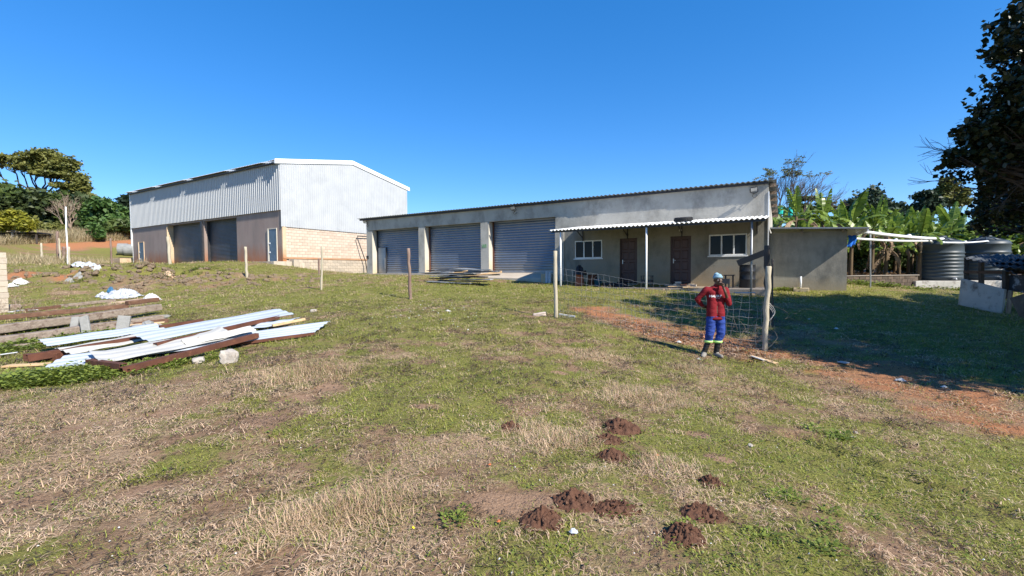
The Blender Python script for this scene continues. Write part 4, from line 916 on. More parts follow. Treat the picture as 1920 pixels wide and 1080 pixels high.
def channel(a, b, dza, dzb, w, h, label, mat=None, group='rusty steel channels in the sheet pile'):
    A_ = hit(*a); B_ = hit(*b); A_.z += dza; B_.z += dzb; d = (B_ - A_); x = d.normalized(); y = Vector((0, 0, 1)).cross(x).normalized(); z = x.cross(y); q = MB(); t = .008
    def bb(y0, y1, z0, z1):
        V = [p + y * yy + z * zz for p in (Vector(), d) for yy, zz in ((y0, z0), (y1, z0), (y1, z1), (y0, z1))]
        q.add(V, [(0, 3, 2, 1), (4, 5, 6, 7), (0, 1, 5, 4), (1, 2, 6, 5), (2, 3, 7, 6), (3, 0, 4, 7)])
    bb(-w / 2, -w / 2 + t, 0, h); bb(-w / 2 + t + .001, w / 2, h - t, h); bb(-w / 2 + t + .001, w / 2, 0, t); bb(w / 2 - t, w / 2, t + .001, .03); bb(w / 2 - t, w / 2, h - .03, h - t - .001)
    return q.build('steel_channel', mat or MT['rust'], None, loc=A_, label=label, cat='steel channel', group=group)
def sheet(a, b, dza, dzb, w, mat, label, name='roof_sheet', group='loose white roof sheets in the pile', ribs=3, tilt=0., curl=0., bend=0., cat='roof sheet', skew=(0, 0), n=24, rib=.018):
    A_ = hit(*a); B_ = hit(*b); A_.z += dza; B_.z += dzb; d = (B_ - A_); x = d.normalized(); y = Vector((0, 0, 1)).cross(x).normalized(); z = x.cross(y); V = []; Fs = []
    pr = []
    for i in range(ribs * 4 + 1):
        v = i / (ribs * 4); pr.append((v - .5, (rib if i % 4 in (1, 2) else 0)))
    m_ = len(pr)
    for i in range(n + 1):
        f = i / n
        for v, o_ in pr:
            sk = skew[0] * v * (1 - f) + skew[1] * v * f
            p = d * f + x * sk + y * (v * w) + z * (o_ + tilt * v * w - bend * 4 * f * (1 - f) + curl * max(0, abs(f - .5) - .36) ** 2 * 30 * (1 if f > .5 else .6) + .006 * math.sin(f * 13 + v * 5)); V.append(p)
    for i in range(n):
        for j in range(m_ - 1): k = i * m_ + j; Fs.append((k, k + 1, k + m_ + 1, k + m_))
    q = MB(); q.add(V, Fs); o_ = q.build(name, mat, None, loc=A_, label=label, cat=cat, group=group)
    s_ = o_.modifiers.new('solid', 'SOLIDIFY'); s_.thickness = .003; s_.offset = 0; return o_
# --- pile of white roof sheets and rusty channels, left foreground
SW, SCR = MT['sheet_white'], MT['sheet_cream']
sheet((100, 690), (606, 619), .08, .08, .60, SW, 'wide pale sheet at the bottom of the pile, its pointed end farthest right', curl=.0, skew=(.3, .5), ribs=4, n=40, tilt=.17)
sheet((80, 664), (300, 632), .20, .23, .46, SW, 'long white sheet at the back left of the pile, lying on a brown channel', bend=0.01, tilt=.17)
channel((52, 684), (380, 631), .05, .12, .10, .11, 'long dark brown channel with a crushed end at the back left of the pile')
beam('steel_channel', (48, 677), (112, 677), .06, .07, .10, .13, MT['rust'], 'short crushed brown channel end, leftmost piece of the sheet pile', 'steel channel', 'rusty steel channels in the sheet pile')
sheet((118, 677), (283, 648), .16, .20, .42, SCR, 'cream sheet with dark scratches in the middle left of the pile', bend=.01, tilt=.17)
sheet((176, 688), (425, 645), .13, .19, .60, SCR, 'wide white sheet with a lifted folded lip at the front of the pile', curl=.13, ribs=3, rib=.010, n=34, tilt=.17)
sheet((262, 661), (535, 603), .26, .24, .58, SW, 'longest white sheet on top of the pile pointing to the far right', n=34, tilt=.17)
channel((292, 668), (522, 610), .15, .15, .09, .075, 'straight rusty channel under the longest white sheet')
channel((168, 689), (232, 701), .05, .07, .10, .08, 'bent brown channel under the folded lip of the wide sheet')
channel((228, 703), (483, 644), .02, .11, .10, .085, 'long red brown channel along the front edge of the pile')
sheet((345, 662), (475, 637), .17, .21, .30, SCR, 'cream wavy sheet between the channels in the middle of the pile', ribs=4, rib=.03, tilt=.17)
channel((400, 654), (590, 630), .01, .02, .07, .05, 'thin dark channel at the right end of the pile')
sheet((478, 622), (548, 612), .12, .12, .36, SW, 'short white sheet behind the orange batten', skew=(.5, .4), ribs=2, tilt=.17)
beam('wood_batten', (511, 627), (572, 614), .18, .18, .05, .05, MT['wood_pale'], 'orange brown wooden batten lying across the white sheets', 'batten')
channel((300, 634), (381, 622), .20, .22, .10, .06, 'short rusty channel above the back sheet')
beam('plank', (10, 690), (90, 686), .03, .03, .14, .03, MT['wood_pale'], 'pale plank half hidden in weeds left of the sheet pile', 'plank')
beam('plank', (0, 672), (34, 667), .06, .06, .05, .02, MT['steel_grey'], 'thin grey strip in the weeds at the left picture edge', 'strip')
# --- stones
def rock(px, py, sx, sy, sz, mat, label, seed, name='stone', cat='stone', sq=.75, dz=0., group=None, rz=None):
    p = hit(px, py); bm = bmesh.new(); bmesh.ops.create_icosphere(bm, subdivisions=3, radius=1); r = random.Random(seed)
    off = [r.uniform(0, 50) for _ in range(3)]
    from mathutils import noise as mn
    for v in bm.verts:
        c = v.co.copy(); m_ = max(abs(c.x), abs(c.y), abs(c.z)); c = c * (1 - sq) + (c / m_) * sq * .85
        n_ = mn.noise(c * 1.7 + Vector(off)) * .22 + mn.noise(c * 5 + Vector(off)) * .07; c *= 1 + n_; v.co = Vector((c.x * sx, c.y * sy, c.z * sz))
    me = bpy.data.meshes.new(name); bm.to_mesh(me); bm.free(); me.materials.append(mat)
    o_ = link(name, me, None, (p.x, p.y, p.z + sz * .55 + dz), label=label, cat=cat, group=group); o_.rotation_euler = (r.uniform(-.15, .15), r.uniform(-.15, .15), r.uniform(0, 3) if rz is None else rz); return o_
rock(430, 680, .13, .10, .14, MT['stone'], 'squarish pale concrete block in the grass right of the sheet pile', 1, rz=.3)
rock(372, 680, .13, .09, .06, MT['stone'], 'low crumbled pale lump in front of the sheet pile', 2)
rock(588, 585, .09, .07, .05, MT['stone'], 'small tan stone alone in the grass beyond the sheets', 3)
rock(290, 622, .17, .13, .12, MT['stone'], 'pale rounded rock beside the leaning grey slab', 4, sq=.3)
rock(262, 622, .22, .16, .11, MT['stone_grey'], 'wide grey rock by the foot of the leaning grey slab', 5, sq=.3)
rock(278, 616, .12, .11, .12, MT['stone_grey'], 'small grey rock between two larger rocks by the timber stack', 6, sq=.4)
rock(300, 598, .25, .12, .07, MT['stone_grey'], 'flat dark rubble lump at the end of the timber stack', 7)
rock(20, 580, .3, .2, .11, MT['wood_grey'], 'rotten grey stump piece near the block wall', 8, name='stump', cat='stump')
rock(1012, 592, .20, .09, .06, MT['block'], 'pale pinkish cement block in the grass left of the fence post', 9, sq=.95, rz=-.2)
rock(1322, 634, .14, .08, .07, MT['brick_red'], 'orange brown brick lying behind the man', 10, sq=.95, rz=.5)
rock(1604, 812, .022, .02, .012, MT['stone'], 'tiny cream stone in the right field', 11)
rock(1597, 820, .026, .02, .012, MT['stone'], 'tiny pale stone below the cream one in the right field', 12)
rock(1407, 838, .028, .022, .018, MT['stone'], 'small round tan stone between the molehills and the rut', 13)
rock(900, 518.5, .5, .2, .05, MT['old_soil'], 'low heap of earth in front of the ramp', 14, name='earth_heap', cat='earth')
# --- timber stack
LOG = MT['wood_log']; WB = MT['wood_brown']
beam('timber_beam', (-60, 640), (300, 588), .16, .18, .22, .17, LOG, 'thick weathered grey beam along the top of the timber stack', 'timber beam', bend=.01, seg=8, bev=.02)
beam('timber_beam', (-60, 656), (303, 604), .08, .10, .22, .16, LOG, 'lower grey beam at the front of the timber stack', 'timber beam', seg=8, bev=.02)
beam('timber_beam', (-60, 612), (240, 582), .14, .14, .20, .12, WB, 'dark brown beam behind the grey ones in the stack', 'timber beam', seg=8, bev=.012)
beam('timber_beam', (-60, 662), (150, 640), .0, .02, .20, .12, LOG, 'half buried beam lowest in the timber stack', 'timber beam', seg=6, bev=.015)
beam('timber_beam', (238, 584), (296, 577), .24, .26, .18, .12, WB, 'short dark beam end at the right of the timber stack', 'timber beam', seg=3, bev=.02)
beam('timber_beam', (48, 585), (112, 578), .05, .06, .14, .11, WB, 'dark rotten beam lying apart behind the stack near the block wall', 'timber beam', seg=4, bev=.015)
beam('timber_beam', (112, 577), (216, 567), .05, .08, .13, .11, LOG, 'thin grey brown beam behind the stack below the white tarpaulin', 'timber beam', seg=5, bev=.015)
beam('timber_beam', (250, 612), (312, 604), .03, .03, .22, .12, WB, 'dark beam end on the ground right of the leaning slab', 'timber beam', seg=3, bev=.015)
beam('plank', (243, 618), (309, 612), .10, .10, .16, .03, MT['wood_pale'], 'pale yellowish plank on the ground right of the leaning slab', 'plank')
sheet((148, 585), (222, 580), .12, .12, .22, SCR, 'white painted board with dark specks behind the timber stack', name='painted_board', cat='board', group=None, ribs=1, rib=.002)
beam('plank', (20, 598), (42, 594), .20, .20, .12, .02, MT['paper'], 'small white board lying on the timber stack at the left', 'board')
beam('plank', (55, 596), (70, 595), .22, .22, .06, .02, MT['paper'], 'tiny white offcut on the dark beam', 'offcut')
def leaning(px0, py0, px1, py1, w, t, mat, label):
    A_ = hit(px0, py0); d = ray(px1, py1); tt = (A_.y + .12) / d[1]; B_ = Vector(CAM + d * tt); A_.z -= .08; q = MB(); q.bar((0, 0, 0), B_ - A_, w, t, (0.3, -1, 0)); return q.build('concrete_slab', mat, None, loc=A_, bevel=.012, label=label, cat='slab')
leaning(225, 634, 234, 592, .22, .06, MT['stone_grey'], 'narrow pale grey slab leaning upright against the timber stack')
leaning(164, 628, 157, 593, .16, .06, MT['stone_grey'], 'grey mossy slab leaning beside the weeds before the beams')
leaning(136, 622, 142, 594, .14, .06, MT['stone_grey'], 'second grey mossy slab half hidden by weeds left of the other slabs')
# --- white tarpaulin on sand
rock(245, 567, .95, .6, .10, MT['sand'], 'low mound of yellow sand below the white tarpaulin', 31, name='sand_heap', cat='sand', sq=.1, dz=-.05, rz=.0)
def crumple(name, px, py, rx, ry, h, mat, label, cat, seed, nz=2.2, n=34, fold=.10):
    p = hit(px, py); V = []; Fs = []; xs = np.linspace(-1, 1, n); X, Y = np.meshgrid(xs, xs)
    rad = np.hypot(X, Y) * (1 + .35 * (fbm(X * 1.5 + 9, Y * 1.5, seed, 3) - .5)); X2 = X * (1 + .25 * (fbm(X * 2, Y * 2, seed + 3, 3) - .5)); Y2 = Y * (1 + .25 * (fbm(X * 2, Y * 2, seed + 5, 3) - .5))
    ridge = 1 - np.abs(fbm(X * nz, Y * nz, seed + 1, 4) - .5) * 5
    Z = h * np.clip(1 - rad ** 2, 0, 1) * (.6 + .7 * ridge) + fold * np.clip(1.2 - rad, 0, 1) * np.clip(ridge, -.3, 1) + .02
    wx = p.x + X2 * rx; wy = p.y + Y2 * ry; Zw = gz(wx, wy) - p.z + Z
    i = np.arange(n - 1); I, J = np.meshgrid(i, i); b = (J * n + I).ravel(); keep = rad[:-1, :-1].ravel() < 1.12
    me = npmesh(name, np.c_[(X2 * rx).ravel(), (Y2 * ry).ravel(), Zw.ravel()], np.c_[b, b + 1, b + n + 1, b + n][keep], mat, False)
    return link(name, me, None, p, label=label, cat=cat)
crumple('tarpaulin', 232, 558, .72, .5, .20, MT['plastic_white'], 'crumpled white tarpaulin heaped on the sand', 'tarpaulin', 3, 3.6, 46, .13)
crumple('tarpaulin', 193, 557, .26, .2, .12, MT['plastic_white'], 'small loose white corner of plastic left of the tarpaulin', 'tarpaulin', 8)
crumple('plastic_bag', 208, 549, .16, .12, .14, MT['blue_plastic'], 'pale blue bag caught under the tarpaulin', 'bag', 12)
crumple('plastic_sheet', 156, 499, .75, .35, .06, MT['plastic_white'], 'white plastic sheet lying on the rise by the short post', 'plastic sheet', 15)
crumple('plastic_bag', 38, 531, .3, .2, .10, MT['paper'], 'white scrap in the grass below the red soil patch', 'scrap', 18)
crumple('plastic_bag', 22, 538, .25, .15, .06, MT['paper'], 'flat white scrap next to the block wall', 'scrap', 19)
crumple('cardboard', 322, 518, .45, .16, .05, MT['sand'], 'torn tan cardboard on the brown bank before the roller doors', 'cardboard', 20)
crumple('cardboard', 282, 566, .3, .3, .16, MT['paper'], 'grey white scrap at the right end of the sand', 'scrap', 21)
crumple('scrap_board', 135, 529, .35, .35, .02, MT['stone_grey'], 'flat grey board on the slope above the timber stack', 'board', 22)
# --- block wall at the left edge
pw = at_y(18, 590, 15); bw = empty('block_stack', (pw[0], pw[1], .35), math.radians(62), label='wall of stacked pale blocks at the left picture edge', cat='block wall')
for r_ in range(11):
    for i in range(6):
        q = MB(); L_ = .39; x0 = -.0 - (i + 1) * .40 + (.2 if r_ % 2 else 0); x1 = min(x0 + L_, .0 + rnd.uniform(-.01, .012))
        if x0 > -.05: continue
        q.box(x0, x1, 0, .14, r_ * .186, r_ * .186 + .178)
        q.build('block', BD[0] if (r_ * 7 + i) % 3 else MT['block_dull'], bw, bevel=.012, loc=(0, rnd.uniform(-.008, .008), 0))
# --- molehills
def molehill(px, py, rx, ry, h, label, seed):
    p = hit(px, py); n = 44; xs = np.linspace(-1, 1, n); X, Y = np.meshgrid(xs, xs); rad = np.hypot(X, Y) / (.8 + .4 * fbm(X + 7, Y, seed, 3))
    prof = np.clip(1 - rad, 0, 1) ** .75
    cl = fbm(X * 5, Y * 5, seed + 2, 3); cl2 = np.abs(fbm(X * 9, Y * 9, seed + 4, 2) - .5) * 2
    Z = h * .85 * prof * (.75 + .8 * (cl - .5)) + .034 * (cl - .45) * np.clip(1.2 - rad, 0, 1) * 2 + .016 * (1 - cl2) * np.clip(1.15 - rad, 0, 1) - .03 * np.clip(rad - .9, 0, 1)
    wx = p.x + X * rx; wy = p.y + Y * ry; Zw = gz(wx, wy) - p.z + Z
    i = np.arange(n - 1); I, J = np.meshgrid(i, i); b = (J * n + I).ravel(); keep = rad[:-1, :-1].ravel() < 1.15
    me = npmesh('molehill', np.c_[(X * rx).ravel(), (Y * ry).ravel(), Zw.ravel()], np.c_[b, b + 1, b + n + 1, b + n][keep], MT['fresh_soil'], False)
    me.name = 'molehill'; o_ = link('molehill', me, None, p, label=label, cat='molehill', group='dark fresh molehills in the grass')
    bm = bmesh.new(); q_ = random.Random(seed)
    for k in range(60):
        a_ = q_.uniform(0, 6.28); f = q_.uniform(.2, 1.35); s_ = q_.uniform(.004, .016) * (1.25 - .4 * f); x_, y_ = rx * f * math.cos(a_), ry * f * math.sin(a_)
        z_ = gz1(p.x + x_, p.y + y_) - p.z + h * max(0, 1 - f) ** .75 * .75 + s_ * .4
        r_ = bmesh.ops.create_icosphere(bm, subdivisions=1, radius=s_, matrix=Matrix.Translation((x_, y_, z_)))
        for v in r_['verts']: v.co += Vector((q_.uniform(-1, 1), q_.uniform(-1, 1), q_.uniform(-1, 1))) * s_ * .35
    m2 = bpy.data.meshes.new('clods'); bm.to_mesh(m2); bm.free(); m2.materials.append(MT['fresh_soil']); link('clods', m2, o_, kind='stuff'); return o_
for a in ((1163, 805, .20, .17, .13, 'tallest fresh molehill, topmost of the three in the column below the straw patch', 1), (1140, 826, .15, .12, .06, 'low crumbly molehill at the foot of the tallest one', 2),
          (1150, 860, .17, .13, .08, 'middle sized molehill third down the column', 3), (957, 803, .12, .10, .06, 'small molehill alone at the left of the big straw patch', 4),
          (1078, 942, .155, .12, .10, 'rough molehill in the centre of the lower row', 5), (1155, 956, .15, .10, .06, 'molehill touching the right side of the rough one', 6),
          (1015, 978, .14, .11, .09, 'round molehill at the left end of the lower row', 7), (1332, 905, .095, .08, .05, 'small dark molehill above the right pair', 8),
          (1318, 966, .15, .11, .07, 'broad molehill upper one of the right pair', 9), (1283, 1006, .13, .10, .09, 'steep molehill nearest the bottom edge', 10)): molehill(*a)
# scattered litter: each countable scrap, then flecks
for i, (px, py, s_, lab, mt) in enumerate(((1243 - 168, 1003, .035, 'small blue and white wrapper on the soil near the bottom edge', 'plastic_white'), (840, 585, .10, 'white scrap in the grass left of the fence post', 'paper'), (1688, 716, .10, 'white scrap on the red soil strip', 'paper'),
        (1568, 618, .07, 'white scrap in the shade of the yard', 'paper'), (1273, 643, .07, 'pale scrap on the red soil left of the man', 'paper'), (1517, 600, .05, 'small white scrap deep in the tree shade', 'paper'), (1770, 728, .06, 'small pale scrap at the shade edge', 'paper'),
        (1310, 676, .07, 'grey scrap at the feet of the man', 'stone_grey'), (918, 876, .018, 'orange dead leaf on the dry grass', 'orange_leaf'), (935, 984, .02, 'rusty leaf beside the round molehill', 'orange_leaf'), (1232, 858, .02, 'red leaf right of the molehill column', 'orange_leaf'), (775, 996, .011, 'tiny yellow flower head in the dry grass', 'yellow'))):
    crumple('scrap' if mt != 'yellow' else 'flower', px, py, s_ * .8, s_ * .5, s_ * .35, MT[mt], lab, 'scrap' if mt != 'yellow' else 'flower', 40 + i, n=9, fold=.01)
beam('bone_white_stick', (1048, 592), (1078, 596), .04, .03, .06, .05, MT['paper'], 'white broken plaster piece right of the straight fence post', 'plaster piece')
beam('plank', (1408, 670), (1455, 683), .03, .02, .12, .02, MT['wood_pale'], 'short split plank on the ground right of the man', 'plank')
beam('plank', (1385 + 24, 673), (1432, 680), .06, .05, .05, .015, MT['paper'], 'white strip lying on the short split plank', 'strip')
beam('plank', (1573, 680), (1590, 684), .02, .03, .16, .02, MT['steel_grey'], 'grey blue slate piece at the edge of the tree shade', 'slate')
q = MB(); r = random.Random(9)
for k in range(210):
    while True:
        px, py = r.uniform(40, 1900), r.uniform(585, 1070)
        if py < 640 and r.random() < .3: continue
        break
    if k < 110: px, py = r.gauss(810, 60), r.gauss(600, 18)
    if 1040 < py: continue
    d = ray(px, py); t = -1.5 / d[2]; X, Y = d[0] * t, d[1] * t
    if Y > 17 or Y < 2: continue
    z = gz1(X, Y); s_ = r.uniform(.003, .008) if k > 110 else r.uniform(.006, .022); a = r.uniform(0, 6.28); u = Vector((math.cos(a), math.sin(a), r.uniform(-.3, .3))) * s_; w_ = Vector((-math.sin(a), math.cos(a), r.uniform(-.3, .3))) * s_ * .7; c = Vector((X, Y, z + .012))
    q.add([c - u - w_, c + u - w_, c + u * .7 + w_, c - u + w_, c + Vector((0, 0, s_))], [(0, 1, 4), (1, 2, 4), (2, 3, 4), (3, 0, 4), (3, 2, 1, 0)])
q.build('litter', MT['paper'], kind='stuff', label='tiny white flecks of litter and pebbles over the field')

# ================================================================== pile of dark boards before the second door
pc = hit(862, 532); r = random.Random(12)
spec = [(-3.0, .25, 2.2, .25, .03, 'grey_sheet', 'long thin grey board sticking out left at the bottom of the pile'), (-1.6, -.25, 2.4, .28, .03, 'grey_sheet', 'lowest front board of the pile, curled and grey'), (-1.2, .1, 2.6, .30, .03, 'black_sheet', 'black board flat on the grass under the pile'),
 (-.4, -.15, 2.2, .28, .035, 'grey_sheet', 'pale board at the front right of the pile foot'), (-1.9, .3, 2.2, .26, .03, 'black_sheet', 'black board at the back of the pile foot'), (-1.0, .0, 2.4, .3, .04, 'black_sheet', 'black board in the second layer of the pile'),
 (-1.5, -.1, 1.9, .28, .03, 'grey_sheet', 'grey board in the middle left of the pile'), (-.6, .15, 2.6, .26, .03, 'black_sheet', 'long black board in the middle of the pile'), (-.9, -.2, 1.9, .24, .03, 'grey_sheet', 'light grey board halfway up the pile front'),
 (-1.9, .05, 3.2, .3, .03, 'black_sheet', 'black board spanning most of the upper pile'), (-2.2, -.1, 2.0, .26, .03, 'grey_sheet', 'whitish board at the upper left of the pile'), (-1.0, .1, 2.9, .28, .03, 'black_sheet', 'glossy black board near the top running right'),
 (-1.9, .15, 1.9, .24, .025, 'black_sheet', 'black board on top at the left end of the pile'), (-.3, -.05, 2.0, .24, .03, 'grey_sheet', 'grey board ending at the right of the upper pile')]
for i, (x0, y0, L_, w_, t_, mt, lab) in enumerate(spec):
    z0 = .03 + i * .047; a = r.uniform(-.06, .06); q = MB(); V = []; Fs = []; n = 10; dz_ = r.uniform(-.035, .05)
    for k in range(n + 1):
        f = k / n; x = x0 + L_ * f; y = y0 + math.tan(a) * L_ * f; z = z0 + dz_ * f + .02 * math.sin(f * 5 + i) - (.04 * f * f if i < 4 else 0)
        for v, h_ in ((-w_ / 2, 0), (w_ / 2, 0), (w_ / 2, t_), (-w_ / 2, t_)): V.append((x, y + v + .0, z + h_ + .03 * (v / w_) * math.sin(f * 4 + i)))
    for k in range(n):
        for e in range(4): Fs.append((4 * k + e, 4 * k + (e + 1) % 4, 4 * k + 4 + (e + 1) % 4, 4 * k + 4 + e))
    Fs += [(3, 2, 1, 0), tuple(4 * n + e for e in range(4))]; q.add(V, Fs)
    o_ = q.build('board', MT[mt], None, loc=(pc.x, pc.y, pc.z), label=lab, cat='board', group='stacked boards before the second roller door'); o_.rotation_euler[2] = -TH + .05
ln = sc(-11.0, 20.1, 0)
def wbeam(name, a, b, w, h, mat, **k):
    A_ = Vector(a); q = MB(); q.bar((0, 0, 0), Vector(b) - A_, w, h); return q.build(name, mat, None, loc=A_, bevel=.006, **k)
wbeam('timber_beam', sc(-14.9, 19.9, 1.36), sc(-13.0, 20.75, 1.64), .11, .11, MT['wood_pale'], label='reddish timber beam resting on the ramp beside the board pile', cat='timber beam')
wbeam('timber_beam', sc(-16.2, 20.3, 1.56), sc(-15.3, 20.85, 1.70), .09, .08, MT['wood_pale'], label='short brown timber end behind the board pile', cat='timber beam')
for i, (ds, h, lab) in enumerate(((0, .42, 'grey block end standing at the left of the white pillars'), (.17, .52, 'tall white cement pillar stub by the ramp, middle one'), (.33, .50, 'white cement pillar stub nearest the verandah'))):
    p = sc(-9.9 + ds, 19.55, 0); z = gz1(p.x, p.y)
    q = MB(); q.tube([(0, 0, -.1), (.0, 0, h * .5), (.02, 0, h), (.02, 0, h + .02)], [.085, .08, .078, .05], 8) if i else q.box(-.12, .08, -.1, .1, -.1, h)
    q.build('pillar_stub', MT['cement_pale'] if i == 0 else MT['plastic_white'], None, loc=(p.x, p.y, z), bevel=.01, label=lab, cat='pillar stub')
# ================================================================== things under the verandah
def at_sc(s_, c_, z_=.965): return sc(s_, c_, z_)
E_ = empty('chimney_pot', at_sc(-7.75, 18.8), -TH, label='upturned terracotta pot standing under the verandah', cat='pot')
MB().lathe([(.23, 0), (.225, .04), (.17, .42), (.15, .50), (.165, .52), (.165, .55), (.12, .55)], 20).build('pot_body', MT['terracotta'], E_, smooth=True)
crumple('rubbish_bag', 1085, 536, .3, .3, .3, MT['black_bag'], 'black bag on top of the terracotta pot', 'bag', 51).location = at_sc(-7.72, 18.8, 1.47)
wheelpot = empty('metal_drum', at_sc(-7.35, 19.3), -TH, label='dark brown drum beside the terracotta pot', cat='drum')
MB().lathe([(.2, 0), (.21, .02), (.2, .2), (.21, .22), (.2, .24), (.2, .5), (.21, .52), (.17, .5)], 20).build('drum_body', MT['rust'], wheelpot, smooth=True)
E_ = empty('bucket', at_sc(-7.0, 19.0), -TH, label='blue plastic bucket under the first window', cat='bucket')
MB().lathe([(.12, 0), (.16, .30), (.17, .30), (.17, .32), (.15, .32), (.12, .05)], 18).build('bucket_body', MT['blue_plastic'], E_, smooth=True)
MB().tube([(.16 * math.cos(a), .02, .31 + .14 * math.sin(a)) for a in [i * math.pi / 8 for i in range(9)]], .006, 5).build('handle', MT['wire'], E_)
E_ = empty('tyre', at_sc(-6.5, 19.2, .975), -TH, label='old black tyre lying before the left brown door', cat='tyre')
ring(MB(), .25, .085, .075, .08).build('tyre_body', MT['rubber'], E_, smooth=True)
E_ = empty('cooking_stand', at_sc(-4.95, 19.3), -TH, label='dark metal frame stand between the two doors', cat='stand')
q = MB()
for x in (-.2, .2):
    for y in (-.15, .15): q2 = MB(); q2.box(x - .015, x + .015, y - .015, y + .015, 0, .45); q2.build('leg', MT['steel_dark'], E_)
MB().box(-.23, .23, -.18, .18, .45, .47).build('top', MT['steel_dark'], E_)
MB().box(-.18, .18, -.13, .13, .17, .30).build('shelf', MT['steel_dark'], E_)
E_ = empty('dark_drum', at_sc(-1.25, 19.7), -TH, label='tall black drum in the verandah corner', cat='drum')
MB().lathe([(.28, 0), (.29, .02), (.28, .3), (.295, .32), (.28, .34), (.28, .6), (.295, .62), (.28, .64), (.28, .86), (.29, .88), (.25, .87)], 24).build('drum_body', MT['plastic_black'], E_, smooth=True)
E_ = empty('stool', at_sc(-1.85, 19.4), -TH, label='low black stool left of the tall drum', cat='stool')
for x in (-.13, .13):
    for y in (-.12, .12): MB().box(x - .018, x + .018, y - .018, y + .018, 0, .46).build('leg', MT['plastic_black'], E_)
MB().box(-.19, .19, -.17, .17, .46, .50).build('seat', MT['plastic_black'], E_, bevel=.008)
E_ = empty('brazier', at_sc(-2.0, 18.55), -TH, label='small dark metal box on legs at the verandah edge', cat='brazier')
MB().box(-.25, .25, -.15, .15, .18, .36).build('box', MT['steel_dark'], E_)
for x in (-.22, .22):
    for y in (-.12, .12): MB().box(x - .012, x + .012, y - .012, y + .012, 0, .18).build('leg', MT['steel_dark'], E_)
wbeam('plank', at_sc(-3.35, 18.3, 1.0), at_sc(-1.9, 18.5, 1.0), .28, .04, MT['wood_pale'], label='tan plank lying at the verandah edge under the right window', cat='plank')
wbeam('plank', at_sc(-3.95, 18.55, 1.02), at_sc(-3.1, 18.75, 1.03), .25, .03, MT['wood_pale'], label='tan board with bricks on it at the right brown door', cat='board')
for i, (s_, c_, z_, lab, mt) in enumerate(((-3.65, 18.62, 1.09, 'cream brick at the left on the tan board', 'stone'), (-3.40, 18.66, 1.09, 'orange brick in the middle on the tan board', 'brick_red'), (-3.0, 18.5, 1.07, 'small pale brick end right of the tan board', 'stone'), (-3.60, 18.72, 1.17, 'tan brick stacked on the cream one', 'block'))):
    q = MB(); q.box(-.11, .11, -.05, .05, -.035, .035); o_ = q.build('brick', MT[mt], None, loc=sc(s_, c_, z_), bevel=.006, label=lab, cat='brick'); o_.rotation_euler[2] = rnd.uniform(-1, 1)
wbeam('plank', at_sc(-1.5, 17.5, .86), at_sc(-.9, 17.7, .87), .2, .03, MT['sheet_white'], label='white board on the ground by the last verandah post', cat='board')
crumple('black_cloth', 1150, 536, .3, .2, .14, MT['black_bag'], 'black cloth dropped beside the tyre under the verandah', 'cloth', 61).location = at_sc(-5.95, 19.0, .96)

# ================================================================== water tanks
def tank(px, label, cat_grp='dark ribbed water tanks'):
    b = at_y(px, 527, 25); e = empty('water_tank', (b[0], b[1], 1.0), .3, label=label, cat='water tank', group=cat_grp); R_ = .96; prof = [(.90, 0), (R_, .04)]
    z = .12
    while z < 1.55: prof += [(R_, z), (R_ + .035, z + .035), (R_ + .035, z + .07), (R_, z + .10)]; z += .185
    prof += [(R_, 1.60), (R_, 1.86), (R_ + .035, 1.90), (R_ + .035, 1.94), (R_, 1.98), (R_ - .02, 2.04), (R_ - .10, 2.10)]
    MB().lathe(prof, 48).build('tank_body', MT['tank'], e, smooth=True)
    MB().lathe([(R_ - .10, 2.101), (.30, 2.30), (.26, 2.31)], 48).build('dome', MT['tank'], e, smooth=True)
    for k in range(12):
        a = 2 * math.pi * k / 12; q = MB(); q.bar((.30 * math.cos(a), .30 * math.sin(a), 2.31), ((R_ - .14) * math.cos(a), (R_ - .14) * math.sin(a), 2.12), .05, .03); q.build('dome_rib', MT['tank'], e)
    MB().lathe([(.26, 2.30), (.27, 2.36), (.24, 2.40)], 24).build('lid', MT['tank'], e, smooth=True)
    MB().tube([(-.45, -.86, .12), (-.48, -1.02, .12), (-.48, -1.04, .05)], .03, 8).build('outlet', MT['pvc_white'], e, smooth=True)
    return e
T1 = tank(1761, 'dark ribbed water tank nearer the outbuilding with two white pipes on its lid'); T2 = tank(1846, 'dark ribbed water tank behind the collapsed shack')
def pipe(a, b, ya, yb, label, r_=.055):
    A_ = Vector(at_y(*a, ya)); B_ = Vector(at_y(*b, yb)); q = MB(); n = 8; P = [(B_ - A_) * (i / n) + Vector((0, 0, -.05 * math.sin(math.pi * i / n))) for i in range(n + 1)]; P.append(P[-1] + Vector((.1, 0, -.10)))
    e = empty('roof_pipe', A_, label=label, cat='pipe'); q.tube(P, r_, 10); q.build('pipe', MT['pvc_white'], e, smooth=True)
    for f in (0.02, .5): p = (B_ - A_) * f; MB().tube([p - (B_ - A_).normalized() * .07, p + (B_ - A_).normalized() * .07], r_ * 1.25, 10).build('joint', MT['pvc_white'], e, smooth=True)
    return e
pipe((1620, 435), (1768, 448), 18.6, 24.6, 'upper thick white pipe from the outbuilding roof to the tank', .07)
pipe((1598, 447), (1745, 451.5), 19.5, 24.4, 'lower thin white pipe from the outbuilding wall to the tank', .05)
pipe((1766, 454.5), (1852, 452), 23.9, 24.3, 'white pipe bridging the two water tanks', .04)
a = at_y(1632, 440, 20.5); post(1632, 437, 1632, 515, 20.5, .03, MT['steel_grey'], 'thin grey support under the white pipes', name='pipe_support', group=None, cat='pipe support')
